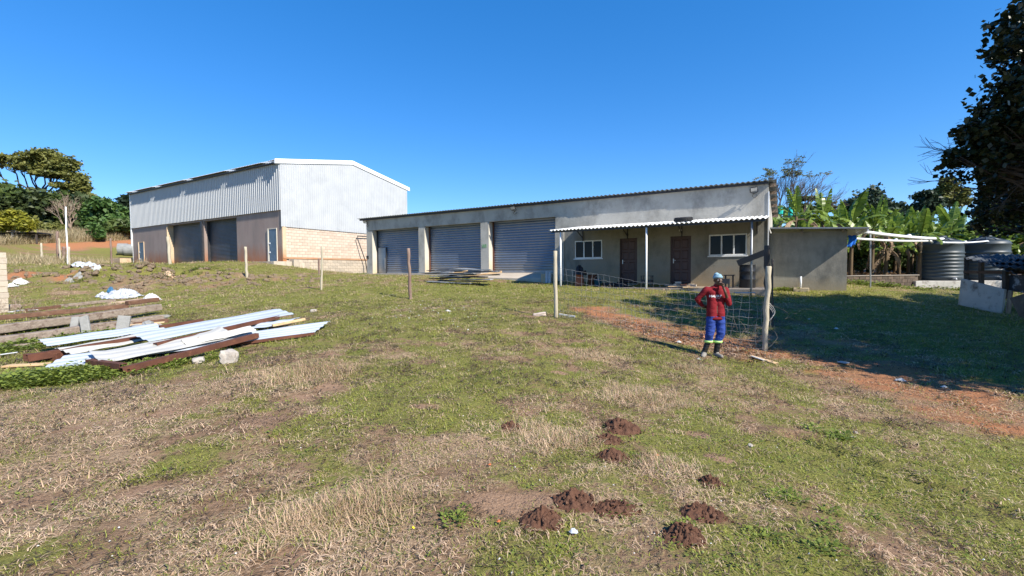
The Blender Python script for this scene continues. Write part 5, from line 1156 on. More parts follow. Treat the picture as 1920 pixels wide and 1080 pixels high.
# plinth and low wall
A_ = Vector(at_y(1718, 527, 23.9)); B_ = Vector(at_y(1905, 528, 23.6))
tp = empty('tank_plinth', ((A_.x + B_.x) / 2, (A_.y + B_.y) / 2 + 1.0, 0), math.atan2(B_.y - A_.y, B_.x - A_.x), label='stained white plinth carrying the two water tanks', cat='plinth')
L_ = (B_ - A_).length; MB().box(-L_ / 2, L_ / 2, -1.05, 1.2, .3, .995).build('plinth_wall', MT['whitewash'], tp, bevel=.02)
MB().box(-L_ / 2 - .1, L_ / 2 + .1, -1.25, -1.06, .2, .52).build('footing', MT['slab'], tp, bevel=.02)
A_ = Vector(at_y(1560, 517, 22.3)); B_ = Vector(at_y(1722, 515, 24.2)); d = B_ - A_
rw = empty('retaining_wall', (A_.x, A_.y, .4), math.atan2(d.y, d.x), label='low dark retaining wall between the outbuilding and the tanks', cat='retaining wall')
L_ = Vector((d.x, d.y)).length; MB().box(0, L_, .02, .3, 0, A_.z - .45).build('core', MT['old_wall'], rw)
nb = int(L_ / .41)
wallm = [pmat('wb%d' % i, c, c2, 3, c3=(.12, .09, .06), s3=3, bump=.7) for i, (c, c2) in enumerate((((.09, .065, .045), (.13, .095, .07)), ((.06, .045, .032), (.10, .075, .055))))]
for r_ in range(4):
    for i in range(nb):
        x0 = i * .41 + (.2 if r_ % 2 else 0); z0 = A_.z - .4 - .45 - .0 + r_ * .2 - .36
        if x0 + .39 > L_: continue
        q = MB(); q.box(x0, x0 + .395, -.02, .018, z0, z0 + .19); q.build('block', wallm[(i * 3 + r_) % 2], rw, bevel=.008, loc=(0, rnd.uniform(-.006, .006), 0))
MB().box(-.05, L_, -.06, .34, A_.z - .445, A_.z - .40).build('coping', MT['slab_dark'], rw, bevel=.012)

# ================================================================== collapsed shack on the right
sk0 = hit(1845, 588); S0 = at_y(1803, 574, 15.6); S1 = at_y(1893, 588, 13.9)
sh = empty('shack', (S0[0], S0[1], .1), 0, label='collapsed dark shack of old sheets with a whitewashed panel, in tree shade', cat='shack'); O = Vector((S0[0], S0[1], .1))
def P3(px, py, Y): return Vector(at_y(px, py, Y)) - O
def slabq(name, pts, t, mat, bev=.01):
    n_ = (pts[1] - pts[0]).cross(pts[3] - pts[0]).normalized() * t; q = MB(); q.add([p for p in pts] + [p + n_ for p in pts], [(0, 3, 2, 1), (4, 5, 6, 7), (0, 1, 5, 4), (1, 2, 6, 5), (2, 3, 7, 6), (3, 0, 4, 7)]); return q.build(name, mat, sh, bevel=bev)
slabq('wall_panel', [P3(1800, 574, 15.6), P3(1882, 590, 14.0), P3(1888, 543, 14.0), P3(1806, 522, 15.6)], .07, MT['whitewash'])
slabq('side_post', [P3(1884, 592, 13.95), P3(1893, 592, 13.9), P3(1898, 545, 13.9), P3(1890, 544, 13.95)], .08, MT['wood_grey'])
slabq('leaning_panel', [P3(1915, 595, 12.6), P3(1960, 610, 11.8), P3(1945, 545, 12.0), P3(1896, 560, 13.2)], .05, MT['old_wall'])
slabq('dark_board', [P3(1890, 545, 14.2), P3(1990, 560, 12.8), P3(1990, 512, 12.8), P3(1893, 516, 14.2)], .03, MT['black_sheet'])
def pr(a, b, w, mat, name='rail'):
    q = MB(); q.bar(P3(*a), P3(*b), w, w); return q.build(name, mat, sh, bevel=.008)
pr((1808, 510, 15.6), (1990, 512, 13.2), .09, MT['wood_brown']); pr((1812, 484, 15.6), (1811, 575, 15.5), .11, MT['bark_dark'], 'corner_post'); pr((1885, 508, 14.2), (1885, 560, 14.2), .11, MT['bark_dark'], 'corner_post')
pr((1812, 486, 17.2), (1990, 478, 15.5), .09, MT['wood_brown']); pr((1930, 500, 15.4), (1930, 560, 15.4), .12, MT['bark_dark'], 'corner_post'); pr((1840, 486, 17.0), (1840, 540, 17.0), .12, MT['bark_dark'], 'corner_post')
def shsheet(p00, p10, p01, n=36, waves=9, amp=.045, mat=None):
    a, b, c = P3(*p00), P3(*p10), P3(*p01); u = b - a; v = c - a; nn = u.cross(v).normalized(); nn = nn if nn.z > 0 else -nn; V = []; Fs = []
    for j in range(7):
        for i in range(n * 2 + 1): f = i / (n * 2); g_ = j / 6; V.append(a + u * f + v * g_ + nn * (amp * math.sin(2 * math.pi * f * waves) + .05 * math.sin(f * 3 + g_ * 2)))
    m_ = n * 2 + 1
    for j in range(6):
        for i in range(m_ - 1): k = j * m_ + i; Fs.append((k, k + 1, k + m_ + 1, k + m_))
    q = MB(); q.add(V, Fs); o_ = q.build('roof_sheet', mat or MT['dark_corr'], sh, smooth=True); s_ = o_.modifiers.new('solid', 'SOLIDIFY'); s_.thickness = .01; return o_
shsheet((1806, 484, 15.6), (1905, 514, 13.6), (1850, 478, 17.2), waves=8, amp=.025, mat=MT['dark_corr'])
shsheet((1842, 492, 15.4), (1960, 502, 13.2), (1868, 478, 17.4), waves=9, amp=.025)
shsheet((1862, 500, 14.4), (1990, 515, 12.4), (1910, 482, 16.5), waves=8, amp=.025)
shsheet((1880, 488, 15.4), (2010, 490, 13.4), (1895, 479, 17.4), waves=9, amp=.03, mat=MT['dark_corr'])

# left background: trough, rings, shed roof, low dark roof
def small(name, px, py, Y, label, cat, rz=0):
    p = at_y(px, py, Y); return empty(name, (p[0], p[1], gz1(p[0], p[1])), rz, label=label, cat=cat)
p = at_y(211, 496, 33); q = at_y(243, 496, 37)
e = small('trough', 228, 494, 36, 'cream cement trough left of the warehouse', 'trough', -TH + 1.57 * 0)
for x0, x1, y0, y1 in ((-.75, .75, -.35, -.25), (-.75, .75, .25, .35), (-.75, -.65, -.249, .249), (.65, .75, -.249, .249)): MB().box(x0, x1, y0, y1, -.2, .5).build('side', MT['sand'], e, bevel=.01)
for i, (px, lab) in enumerate(((231, 'nearer grey concrete pipe ring left of the warehouse'), (243, 'grey concrete pipe ring touching the warehouse corner'))):
    p = at_y(px, 474, 48); q = MB(); n = 20; V = []; Fs = []
    for (r_, x) in ((.6, -.4), (.6, .4), (.48, .4), (.48, -.4)):
        for k in range(n): a = 2 * math.pi * k / n; V.append((x, r_ * math.cos(a), .6 + r_ * math.sin(a)))
    for ri in range(4):
        for k in range(n): Fs.append((ri * n + k, ri * n + (k + 1) % n, ((ri + 1) % 4) * n + (k + 1) % n, ((ri + 1) % 4) * n + k))
    q.add(V, Fs); o_ = q.build('pipe_ring', MT['concrete_pipe'], None, smooth=False, loc=(p[0], p[1], gz1(p[0], p[1]) + .0), label=lab, cat='pipe ring'); o_.rotation_euler[2] = .5
e = small('far_shed', 243, 420, 75, 'small far shed with a pale purple roof behind the warehouse corner', 'shed', .3)
MB().box(-3, 3, -2, 2, -1, 2.4).build('wall', MT['brown_plaster'], e); q = MB(); q.add([(-3.4, -2.5, 2.3), (3.4, -2.5, 2.3), (3.4, 0, 3.5), (-3.4, 0, 3.5), (-3.4, 2.5, 2.3), (3.4, 2.5, 2.3)], [(0, 1, 2, 3), (3, 2, 5, 4)]); q.build('roof', pmat('lilac_roof', (.36, .33, .40)), e)
e = small('dark_shelter', 45, 464, 47, 'low dark shelter with a flat roof behind the left rise', 'shelter', .2)
MB().box(-1.9, 1.9, -1, 1, .95, 1.05).build('roof', MT['steel_dark'], e)
for x in (-1.7, 0, 1.7):
    for y in (-.85, .85): MB().box(x - .06, x + .06, y - .06, y + .06, -.3, .94).build('post', MT['bark_dark'], e)
MB().box(-1.8, 1.8, .9, .95, 0, .93).build('back', MT['steel_dark'], e)
MB().box(-2.9, -2.0, -.6, .6, -.2, 1.3).build('side_box', MT['steel_grey'], e)
# ================================================================== vegetation
def leaf_faces(clusters, n, size, seed, sub=16, sr=.30, asp=1.7, shell=.45, flat=0.):
    r = np.random.RandomState(seed); W = np.array([(c[1][0] * c[1][1] + c[1][0] * c[1][2]) for c in clusters]); W = W / W.sum(); Ps = []
    for (c, rad), w in zip(clusters, W):
        m_ = int(n * w); d = r.randn(sub, 3); d /= np.linalg.norm(d, axis=1)[:, None]; d *= (shell + (1 - shell) * r.rand(sub, 1) ** .5)
        wt = r.rand(sub) + .3; ix = r.choice(sub, m_, p=wt / wt.sum()); k = d[ix] + r.randn(m_, 3) * sr * (.5 + wt[ix] * .6)[:, None]
        Ps.append(np.array(c) + k * np.array(rad))
    P = np.concatenate(Ps); N_ = len(P); a = r.randn(N_, 3); a[:, 2] *= .6; a /= np.linalg.norm(a, axis=1)[:, None]; b = r.randn(N_, 3); b[:, 2] *= (1 - flat)
    b -= a * (a * b).sum(1)[:, None]; b /= np.linalg.norm(b, axis=1)[:, None]; s_ = size * (.6 + .8 * r.rand(N_, 1)); a = a * s_ * asp / 2; b = b * s_ / 2
    V = np.stack([P - a, P + b, P + a, P - b], 1).reshape(-1, 3); Fs = np.arange(N_ * 4).reshape(-1, 4); return V, Fs
def limb(mb, a, b, ra, rb, seed, n=6, wob=.08, sag=.1):
    r = random.Random(seed); a = Vector(a); b = Vector(b); L_ = (b - a).length; P = []
    for i in range(n + 1):
        f = i / n; p = a.lerp(b, f); p += Vector((r.uniform(-1, 1), r.uniform(-1, 1), r.uniform(-1, 1))) * L_ * wob * math.sin(math.pi * f); p.z -= sag * L_ * math.sin(math.pi * f) * .5; P.append(p)
    mb.tube(P, [ra + (rb - ra) * (i / n) for i in range(n + 1)], 6); return P
def tree(name, label, base, clusters, n, size, mat, bark, tr=.25, fork=.45, seed=0, cat='tree', group=None, **kw):
    e = empty(name, base, 0, label=label, cat=cat, group=group); base = Vector(base)
    V, Fs = leaf_faces([((np.array(c) - np.array(base)), r_) for c, r_ in clusters], n, size, seed, **kw)
    link('crown', npmesh('crown', V, Fs, mat), e)
    top = Vector(np.mean([c for c, _ in clusters], axis=0)) - base; f = Vector((top.x * fork * .6, top.y * fork * .6, top.z * fork)); q = MB()
    limb(q, (0, 0, -.4), f, tr, tr * .75, seed, wob=.03, sag=0); q.build('trunk', bark, e, smooth=True); q = MB()
    for i, (c, r_) in enumerate(clusters): 
        c = Vector(c) - base; P = limb(q, f, c, tr * .45, tr * .10, seed + i, sag=.12)
        for k in range(4): limb(q, P[4], c + Vector((rnd.uniform(-1, 1) * r_[0], rnd.uniform(-1, 1) * r_[1], rnd.uniform(-.3, 1) * r_[2])) * .8, tr * .14, tr * .03, seed * 7 + i * 5 + k, n=4, sag=0)
    q.build('limbs', bark, e, smooth=True); return e
def pxc(px, py, rx, ry, Y, ry_depth=None):
    c = at_y(px, py, Y); k = Y / F; return (tuple(c), (rx * k, (ry_depth or rx) * k, ry * k))
def ground_at(px, Y):
    d = ray(px, 500); x = d[0] / d[1] * Y; return (x, Y, gz1(x, Y))
# --- left background
Y = 68
tree('umbrella_tree', 'tall spreading umbrella shaped tree above the left woods', ground_at(75, Y), [pxc(50, 298, 18, 11, Y), pxc(88, 295, 24, 11, Y), pxc(118, 312, 20, 12, Y), pxc(68, 316, 22, 7, Y), pxc(140, 334, 16, 13, Y), pxc(150, 350, 12, 12, Y), pxc(98, 318, 18, 10, Y), pxc(164, 372, 12, 10, Y), pxc(5, 298, 24, 5, Y), pxc(105, 328, 26, 4, Y), pxc(-30, 305, 25, 6, Y), pxc(155, 352, 10, 8, Y), pxc(36, 312, 14, 3, Y), pxc(128, 350, 18, 5, Y)], 24000, .26, MT['lf_olive'], MT['bark_dark'], .35, .5, 1, sub=22, sr=.25)
def dome(px, ytop, ybot, w, Y, n, size, mat, label, seed, name='dense_tree', bark=None, group=None, k=9, **kw):
    r = random.Random(seed); cl = []
    for i in range(k):
        f = (i + .5) / k; yy = ybot + (ytop - ybot) * (f * .85 + .05); ww = w / 2 * math.sqrt(max(.05, 1 - (f * .95) ** 2.2)); rr = max(5, (ybot - ytop) * .20)
        for s_ in ((-.62, .62) if i % 2 else (0,)): cl.append(pxc(px + s_ * ww + r.uniform(-4, 4), yy + rr * .3, max(rr, ww * .5), rr, Y + r.uniform(-2, 2)))
    return tree(name, label, ground_at(px, Y), cl, n, size, mat, bark or MT['bark_dark'], .25, .3, seed, group=group, **kw)
LT = [(-45, 342, 436, 110, 62, 'lf_dark', 'dark evergreen tree at the very left edge of the woods'), (12, 346, 430, 90, 65, 'lf_mid', 'dark green tree below the tips of the umbrella tree at the left edge'), (62, 358, 436, 80, 64, 'lf_dark', 'dense dark tree directly below the umbrella tree'),
      (108, 358, 430, 74, 66, 'lf_mid', 'rounded mid green tree under the right side of the umbrella tree'), (150, 366, 430, 56, 66, 'lf_dark', 'dark tree where the umbrella tree crown ends'), (188, 372, 430, 58, 60, 'lf_green', 'brighter green tree with sloping sprays before the warehouse'),
      (216, 384, 430, 44, 64, 'lf_green', 'green tree right of the brighter one'), (241, 368, 430, 34, 72, 'lf_blue', 'tall dark conifer touching the warehouse corner'), (229, 412, 434, 46, 56, 'lf_mid', 'low leafy bush beside the warehouse corner')]
for i, (px, yt, yb, w, Y, mt, lab) in enumerate(LT): dome(px, yt, yb, w, Y, 9000, .42 if Y > 60 else .34, MT[mt], lab, 10 + i, name='bush' if 'bush' in lab else 'dense_tree', group='trees of the left woods', shell=.5)
tree('young_tree', 'small yellow green tree with a pale trunk on the left rise', ground_at(26, 46), [pxc(20, 413, 18, 10, 46), pxc(38, 420, 16, 8, 46), pxc(8, 425, 16, 8, 46), pxc(28, 402, 12, 7, 46), pxc(48, 427, 10, 6, 46), pxc(-8, 415, 14, 9, 46)], 7000, .20, MT['lf_yellow'], MT['bark_pale'], .14, .55, 30, sub=14)
for i, (px, yt, Y, w, lab, mt) in enumerate(((62, 408, 57, 40, 'grey green shrub right of the yellow tree', 'lf_olive'), (100, 418, 56, 44, 'low shrub in dry grass below the bare bush', 'lf_olive'), (185, 425, 54, 26, 'slim round shrub on a thin stem in the dry grass', 'lf_green'))):
    dome(px, yt, 444, w, Y, 2600, .26, MT[mt], lab, 40 + i, name='shrub', k=4)
def branches(mb, p, d, L_, rad, dep, r, bias=Vector((0, 0, .15)), spread=.55, tips=None, n=3, shrink=.72, seg=3):
    P = [p]; q = p.copy(); dd = d.copy()
    for i in range(seg): dd = (dd + Vector((r.uniform(-1, 1), r.uniform(-1, 1), r.uniform(-1, 1))) * .16).normalized(); q = q + dd * (L_ / seg); P.append(q.copy())
    mb.tube(P, [rad * (1 - .35 * i / seg) for i in range(seg + 1)], 4 if dep < 3 else 6, False)
    if dep == 0:
        if tips is not None: tips.append(q)
        return
    for k in range(n):
        nd = (dd + Vector((r.uniform(-1, 1), r.uniform(-1, 1), r.uniform(-1, 1))) * spread + bias).normalized()
        branches(mb, P[-1] if k < 2 else P[-2], nd, L_ * shrink * r.uniform(.8, 1.2), rad * .62, dep - 1, r, bias, spread, tips, n, shrink, seg)
# bare brownish bush
e = empty('bare_bush', ground_at(135, 58), label='bare brown twiggy bush in front of the dark left woods', cat='bush'); q = MB(); r = random.Random(3)
for k in range(4): branches(q, Vector((r.uniform(-.5, .5), 0, -.2)), Vector((r.uniform(-.5, .5), r.uniform(-.3, .3), 1)).normalized(), 1.7, .08, 4, r, Vector((0, 0, .2)), .5, None, 3, .75)
q.build('twigs', MT['twig_brown'], e, kind='stuff')
# bare flat topped tree behind the garage roof
b = ground_at(1462, 48); e = empty('bare_tree', b, label='bare leaning tree with fine grey branches behind the garage roof end', cat='tree'); q = MB(); r = random.Random(11); tips = []
for k, dv in enumerate(((.25, 0, 1), (.5, .1, .9), (.05, .2, 1), (.7, -.1, .8), (.4, -.2, .9), (-.15, .1, 1))):
    branches(q, Vector((-.3 + .2 * k, 0, 2.2)), Vector(dv).normalized(), 2.75 - .1 * k, .10, 5, r, Vector((.05, 0, .08)), .36, tips, 3, .72)
q.tube([(-.5, 0, -.4), (-.4, 0, 1.2), (.1, 0, 2.4)], [.32, .27, .22], 8); q.build('trunk', MT['bark'], e)
zs = sorted(t.z for t in tips); ztop = zs[int(len(zs) * .985)]; T = np.array([t for t in tips if ztop - 1.5 < t.z < ztop]); r2 = np.random.RandomState(3); T = T[r2.rand(len(T)) < .8]
V, Fs = leaf_faces([(tuple(t), (.25, .25, .06)) for t in T[:150]], 2600, .08, 5, sub=5); link('crown', npmesh('crown', V, Fs, MT['lf_olive']), e)
# right background trees
Y = 60
tree('flat_topped_tree', 'low flat topped olive tree right of the bare tree', ground_at(1525, Y), [pxc(1522, 372, 16, 3.5, Y), pxc(1548, 381, 13, 3, Y), pxc(1500, 386, 15, 3, Y), pxc(1535, 392, 20, 5, Y)], 4500, .22, MT['lf_mid'], MT['bark_dark'], .16, .6, 51, sub=12)
RT = [(1600, 376, 410, 46, 58, 'lf_blue', 'dark bush left of the big rounded one behind the bananas', 9), (1636, 356, 412, 84, 56, 'lf_blue', 'big rounded dark green tree behind the bananas', 9), (1682, 382, 412, 40, 60, 'lf_blue', 'low dark tree right of the big rounded one', 6), (1716, 386, 412, 40, 62, 'lf_dark', 'dark tree with thin tips before the tall pair', 6),
      (1862, 380, 420, 60, 50, 'lf_dark', 'dark tree behind the vines at the right', 7), (1930, 370, 420, 70, 48, 'lf_dark', 'dark tree beyond the right picture edge', 7)]
for i, (px, yt, yb, w, Y, mt, lab, k) in enumerate(RT): dome(px, yt, yb + 20, w, Y, 7500, .30, MT[mt], lab, 60 + i, k=k, group='trees beyond the banana grove')
Y = 60
tree('tall_tree', 'tall tree with a lumpy olive crown on a bare trunk behind the bananas', ground_at(1785, Y), [pxc(1775, 347, 11, 8, Y), pxc(1790, 362, 15, 9, Y), pxc(1766, 358, 9, 7, Y), pxc(1796, 380, 14, 8, Y), pxc(1774, 372, 9, 5, Y), pxc(1780, 336, 6, 4, Y)], 8000, .26, MT['lf_olive'], MT['bark_dark'], .2, .7, 71, sub=18, sr=.26)
tree('tall_tree', 'darker rounder tree left of the tall olive one', ground_at(1745, Y), [pxc(1738, 367, 15, 7, Y), pxc(1750, 378, 14, 7, Y), pxc(1728, 384, 12, 8, Y), pxc(1742, 392, 18, 8, Y)], 7000, .26, MT['lf_blue'], MT['bark_dark'], .2, .6, 72, sub=18, sr=.26)
# --- the big tree whose branches enter at the upper right and shade the yard
CL = []
def cc(x, y, z, r_, rz): CL.append(((x, y, z), (r_, r_, rz)))
for x, y, z, r_, rz in ((10.85, 10.5, 4.75, .65, .32), (10.5, 10.7, 4.2, .40, .2), (11.6, 10.6, 5.2, .8, .45), (11.45, 10.5, 6.5, .6, .42), (12.0, 10.6, 7.3, .75, .45), (12.5, 11.1, 4.0, .8, .5), (12.3, 10.9, 6.1, .6, .3), (13.7, 12.9, 3.3, .7, .45), (14.5, 13.5, 3.7, .8, .5), (13.1, 12.3, 3.8, .6, .35), (14.9, 14.0, 3.0, .7, .4), (11.5, 8.2, 5.4, 1.6, .9), (11.2, 10.4, 4.2, 1.1, .7), (12.6, 9.8, 5.6, 1.7, 1.0), (12.0, 6.6, 4.6, 1.7, .9), (11.0, 5.6, 4.2, 1.3, .6), (12.8, 4.8, 4.6, 1.7, .8), (13.6, 3.4, 4.4, 1.5, .8), (14.4, 2.2, 4.6, 1.4, .8),
                         (14.4, 7.8, 6.0, 2.2, 1.2), (14.0, 5.6, 5.6, 2.0, 1.2), (15.8, 4.2, 5.8, 2.2, 1.2), (16.4, 8.6, 6.4, 2.2, 1.2), (17.2, 6.2, 6.6, 2.4, 1.4), (18.6, 8.6, 6.2, 2.2, 1.2), (20.2, 10.4, 6.2, 2.2, 1.0), (22.2, 12.2, 6.4, 2.0, 1.0), (20.8, 7.6, 7.0, 2.4, 1.2), (23.4, 10.2, 6.6, 2.2, 1.0),
                         (18.0, 4.0, 6.6, 2.2, 1.2), (15.0, 10.6, 5.6, 1.5, .9), (13.0, 11.4, 4.2, 1.1, .8), (13.8, 12.4, 4.8, 1.1, .8), (17.2, 11.0, 5.8, 1.7, .9), (16.8, 1.8, 5.4, 1.8, .9), (15.0, 7.0, 8.4, 2.2, 1.0), (18.0, 7.0, 8.8, 2.4, 1.0)): cc(x, y, z, r_, rz)
def caster(px, py, h, rad, rz=.7, tmin=1.17):
    g = hit(px, py)
    while (g.x + .86 * h) / (g.y - .825 * h) < tmin: h += .15
    CL.append(((g.x + .86 * h * 1.0, g.y - .825 * h, g.z + h), (rad, rad, rz)))
for a in ((1215, 569, 6, .6), (1270, 562, 6, .8), (1245, 590, 6, .6), (1310, 580, 6, 1.0), (1330, 612, 5.5, .8), (1360, 560, 6.5, 1.0), (1400, 600, 6, 1.1), (1440, 632, 5.5, .9), (1470, 580, 6.5, 1.2), (1520, 655, 5.3, .9), (1540, 610, 6, 1.2), (1560, 566, 7, 1.2), (1610, 670, 5, .9),
          (1640, 620, 6, 1.3), (1660, 570, 7, 1.4), (1700, 690, 5, .8), (1730, 640, 5.6, 1.2), (1770, 585, 6.5, 1.5), (1800, 710, 4.6, .8), (1830, 650, 5.4, 1.3), (1880, 600, 6, 1.5), (1900, 700, 5, 1.0), (1850, 560, 7, 1.3), (1900, 540, 7, 1.5), (1400, 545, 6.5, .6)): caster(*a)
big = tree('broadleaf_tree', 'big dark broadleaved tree whose branches enter at the upper right and shade the yard', (17.0, 6.0, gz1(17, 6)), CL + CL[:7], 165000, .105, MT['lf_big'], MT['bark_dark'], .30, .4, 81, sub=34, sr=.135, asp=1.2, shell=.3)
q = MB(); r = random.Random(8)
for k in range(16): branches(q, Vector((12.5 + r.uniform(-.6, 1.4) - 17, 10.2 + r.uniform(-.6, 1.6) - 6, 3.6 + r.uniform(-.2, .9) - big.location.z)), Vector((-.7, .2, r.uniform(-.25, .3))).normalized(), .7, .022, 3, r, Vector((-.15, 0, 0)), .6, None, 3, .75)
q.build('twigs', MT['bark_dark'], big)
# --- bananas
def banana_leaf(L_, W_, a0, droop, seed, torn=.25, fold=.35):
    r = random.Random(seed); n = 13; V = []; Fs = []; p = Vector((0, 0, 0)); th = a0; st = L_ / n; pts = [p.copy()]; ths = [th]
    for i in range(n): th -= droop / n * (.4 + 1.2 * i / n); p = p + Vector((math.cos(th), 0, math.sin(th))) * st; pts.append(p.copy()); ths.append(th)
    wf = lambda f: 0 if f < .16 else math.sin(min(1, (f - .16) / .84) ** .75 * math.pi) ** .6
    for i in range(2, n):
        f0, f1 = i / n, (i + 1) / n; nrm = Vector((-math.sin(ths[i]), 0, math.cos(ths[i])))
        for sd_ in (-1, 1):
            fo = fold + r.uniform(-.1, .5) * (r.random() < .5); sk = st * .5; w0, w1 = W_ / 2 * wf(f0 + .01), W_ / 2 * wf(min(f1, .99))
            if r.random() < torn: w1 *= r.uniform(.5, .85); sk *= r.uniform(-.2, 1.6)
            d = Vector((0, sd_ * math.cos(fo), 0)) - nrm * math.sin(fo); ax = (pts[i + 1] - pts[i]).normalized(); k = len(V)
            V += [pts[i], pts[i + 1] - (ax * st * .06 if r.random() < .5 else Vector()), pts[i + 1] + d * w1 + ax * sk * .6, pts[i] + d * w0 + ax * sk]; Fs.append((k, k + 1, k + 2, k + 3))
    q = MB(); q.add(V, Fs); q.tube([pts[i] + Vector((0, 0, -.01)) for i in range(0, n, 2)], [.03 * (1 - .8 * i / n) + .004 for i in range(0, n, 2)], 4, False); return q
BL = [banana_leaf(2.1, .62, 1.35, .9, 1, .25).mesh('leaf', MT['lf_banana']), banana_leaf(2.3, .66, 1.1, 1.7, 2, .35).mesh('leaf', MT['lf_banana']), banana_leaf(2.2, .60, .9, 2.1, 3, .5).mesh('leaf', MT['lf_banana']), banana_leaf(1.9, .55, 1.5, .4, 4, .15).mesh('leaf', MT['lf_banana']), banana_leaf(2.0, .6, .7, 2.4, 6, .6).mesh('leaf', MT['lf_banana'])]
BDRY = [banana_leaf(1.7, .45, .2, 2.6, 5, .8, 1.1).mesh('dead_leaf', MT['lf_banana_dry']), banana_leaf(1.5, .40, -.4, 1.6, 7, .8, 1.2).mesh('dead_leaf', MT['lf_banana_dry'])]
def stem_mesh(h): return MB().tube([(0, 0, -.2), (0, 0, .3), (.03, 0, h * .6), (.05, 0, h)], [.13, .11, .09, .06], 10).mesh('stem', MT['banana_stem'], True)
STM = [stem_mesh(h) for h in (2.0, 2.4, 2.8, 3.2)]; HS = (2.0, 2.4, 2.8, 3.2)
def banana(x, y, k, seed, label, group, sc_=1.0):
    r = random.Random(seed); e = empty('banana_plant', (x, y, gz1(x, y) - .05), r.uniform(0, 6.28), label=label, cat='banana plant', group=group); e.scale = (sc_,) * 3
    link('stem', STM[k], e); n = r.randint(8, 10)
    for i in range(n):
        o_ = link('leaf', BL[3] if i == 0 else BL[r.randrange(5)] if i < n - 2 else BL[r.choice((2, 4))], e, (.05, 0, HS[k] - .05 * i)); o_.rotation_euler = (r.uniform(-.15, .15), r.uniform(-.15, .25), i * 2.4 + r.uniform(-.3, .3)); s_ = r.uniform(.8, 1.08); o_.scale = (s_, s_, s_)
    for i in range(r.randint(2, 4)):
        o_ = link('dead_leaf', BDRY[r.randrange(2)], e, (.04, 0, HS[k] - .35 * r.uniform(-.6, 1.2) - .1 * i)); o_.rotation_euler = (0, 0, r.uniform(0, 6.28))
    return e
lb = 'leafy green banana plant standing in the dense grove behind the outbuilding and tanks'; gr_ = 'banana plants of the grove'; i = 0
for Yr in (25.2, 27.8, 30.2, 33.0):
    x = Yr * .57
    while x < Yr * 1.2:
        px = 960 + F * x / Yr; s_ = x * RV[0] + Yr * RV[1]; c_ = x * VV[0] + Yr * VV[1]
        ok = not (s_ < 2.6 and c_ < 29.2) and not (Yr < 27.5 and px > 1712)
        if ok: banana(x + rnd.uniform(-.3, .3), Yr + rnd.uniform(-.6, .6), rnd.randrange(1, 4) if Yr < 32 else 3, 100 + i, lb, gr_, rnd.uniform(.88, 1.08))
        i += 1; x += 1.12 + rnd.uniform(-.2, .35)
for j, px in enumerate((770, 785, 800, 815, 838, 850, 872, 905, 950, 1000, 1050)):
    Y = 42 + (j % 3) * 1.5; x = (px - 960) / F * Y; e = banana(x, Y, (3, 2, 3, 2, 3, 3, 2, 1, 1, 1, 1)[j], 300 + j, 'banana plant showing its top over the garage roof behind the warehouse', 'banana plants behind the garage roof', 1.12)
# blue green covers over fruit bunches
for i, (px, py, w, h, lab) in enumerate(((1449, 397, .34, .62, 'turquoise bunch cover next to the garage roof end'), (1461, 394, .40, .45, 'wide turquoise bunch cover, second from the garage roof end'), (1482, 400, .24, .65, 'narrow turquoise bunch cover, third from the garage roof end'))):
    p = at_y(px, py, 26.2); q = MB(); q.tube([(0, 0, h / 2), (0, 0, h / 2 - .06), (0, 0, 0), (.01, 0, -h / 2)], [.03, w * .38, w * .5, w * .46], 9, True); o_ = q.build('bunch_cover', MT['teal'], None, loc=p, label=lab, cat='bunch cover', smooth=False)
# undergrowth and vines
for i, (px, yt, yb, w, Y, mt, lab) in enumerate(((1630, 440, 500, 90, 31, 'lf_mid', 'dark leafy bush in the gap behind the retaining wall'), (1700, 445, 500, 80, 32, 'lf_mid', 'leafy bush behind the left side of the first tank'), (1900, 395, 480, 60, 29, 'lf_vine', 'yellow green climbing vine mass at the right edge'), (1862, 425, 490, 60, 28.5, 'lf_vine', 'pale green vine above the second tank'), (1945, 420, 500, 60, 27, 'lf_vine', 'vine covered bush beyond the right edge'), (1800, 430, 470, 50, 29, 'lf_vine', 'green creeper between the two tanks'))):
    dome(px, yt, yb, w, Y, 5000, .16, MT[mt], lab, 90 + i, name='bush' if 'bush' in lab else 'vine', k=6)
# dry litter under the bananas
r = np.random.RandomState(4); n = 1500; x = 14 + 16 * r.rand(n); y = 24 + 6 * r.rand(n); c = [(x_, y_) for x_, y_ in zip(x, y)]
LTP = [pm_('dead_leaf_piece', leafy(14, .35, .16, .28, 200 + s), MT['lf_banana_dry']) for s in range(3)]
ok = ~((x > 19.5) & (y < 26.3)) & ~((x * RV[0] + y * RV[1] < 2.6)); scatter('leaf_litter', np.c_[x, y, gz(x, y)][ok], r.rand(ok.sum()) * 6.28, .5 + .8 * r.rand(ok.sum()), LTP, 'dead banana leaves on the ground of the grove', 7, .3)
# leaf and twig litter along the fence
r = np.random.RandomState(14); P = []
for k in range(420):
    f = r.rand(); a = np.array(RED[1]) * (1 - f) + np.array(RED[4]) * f; P.append(a + r.randn(2) * np.array([.3, .3]) + np.array([-.15, -.35]))
P = np.array(P); LP = [pm_('leaf_piece', leafy(10, .10, .03, .05, 220 + s), leafmat('dead_leaf_brown%d' % s, (.12, .06, .035), (.40, .28, .19), 6, .1)) for s in range(2)]
scatter('fallen_leaves', np.c_[P, gz(P[:, 0], P[:, 1])], r.rand(420) * 6.28, .4 + .6 * r.rand(420), LP, 'brown fallen leaves along the red soil by the fence', 8, .3)
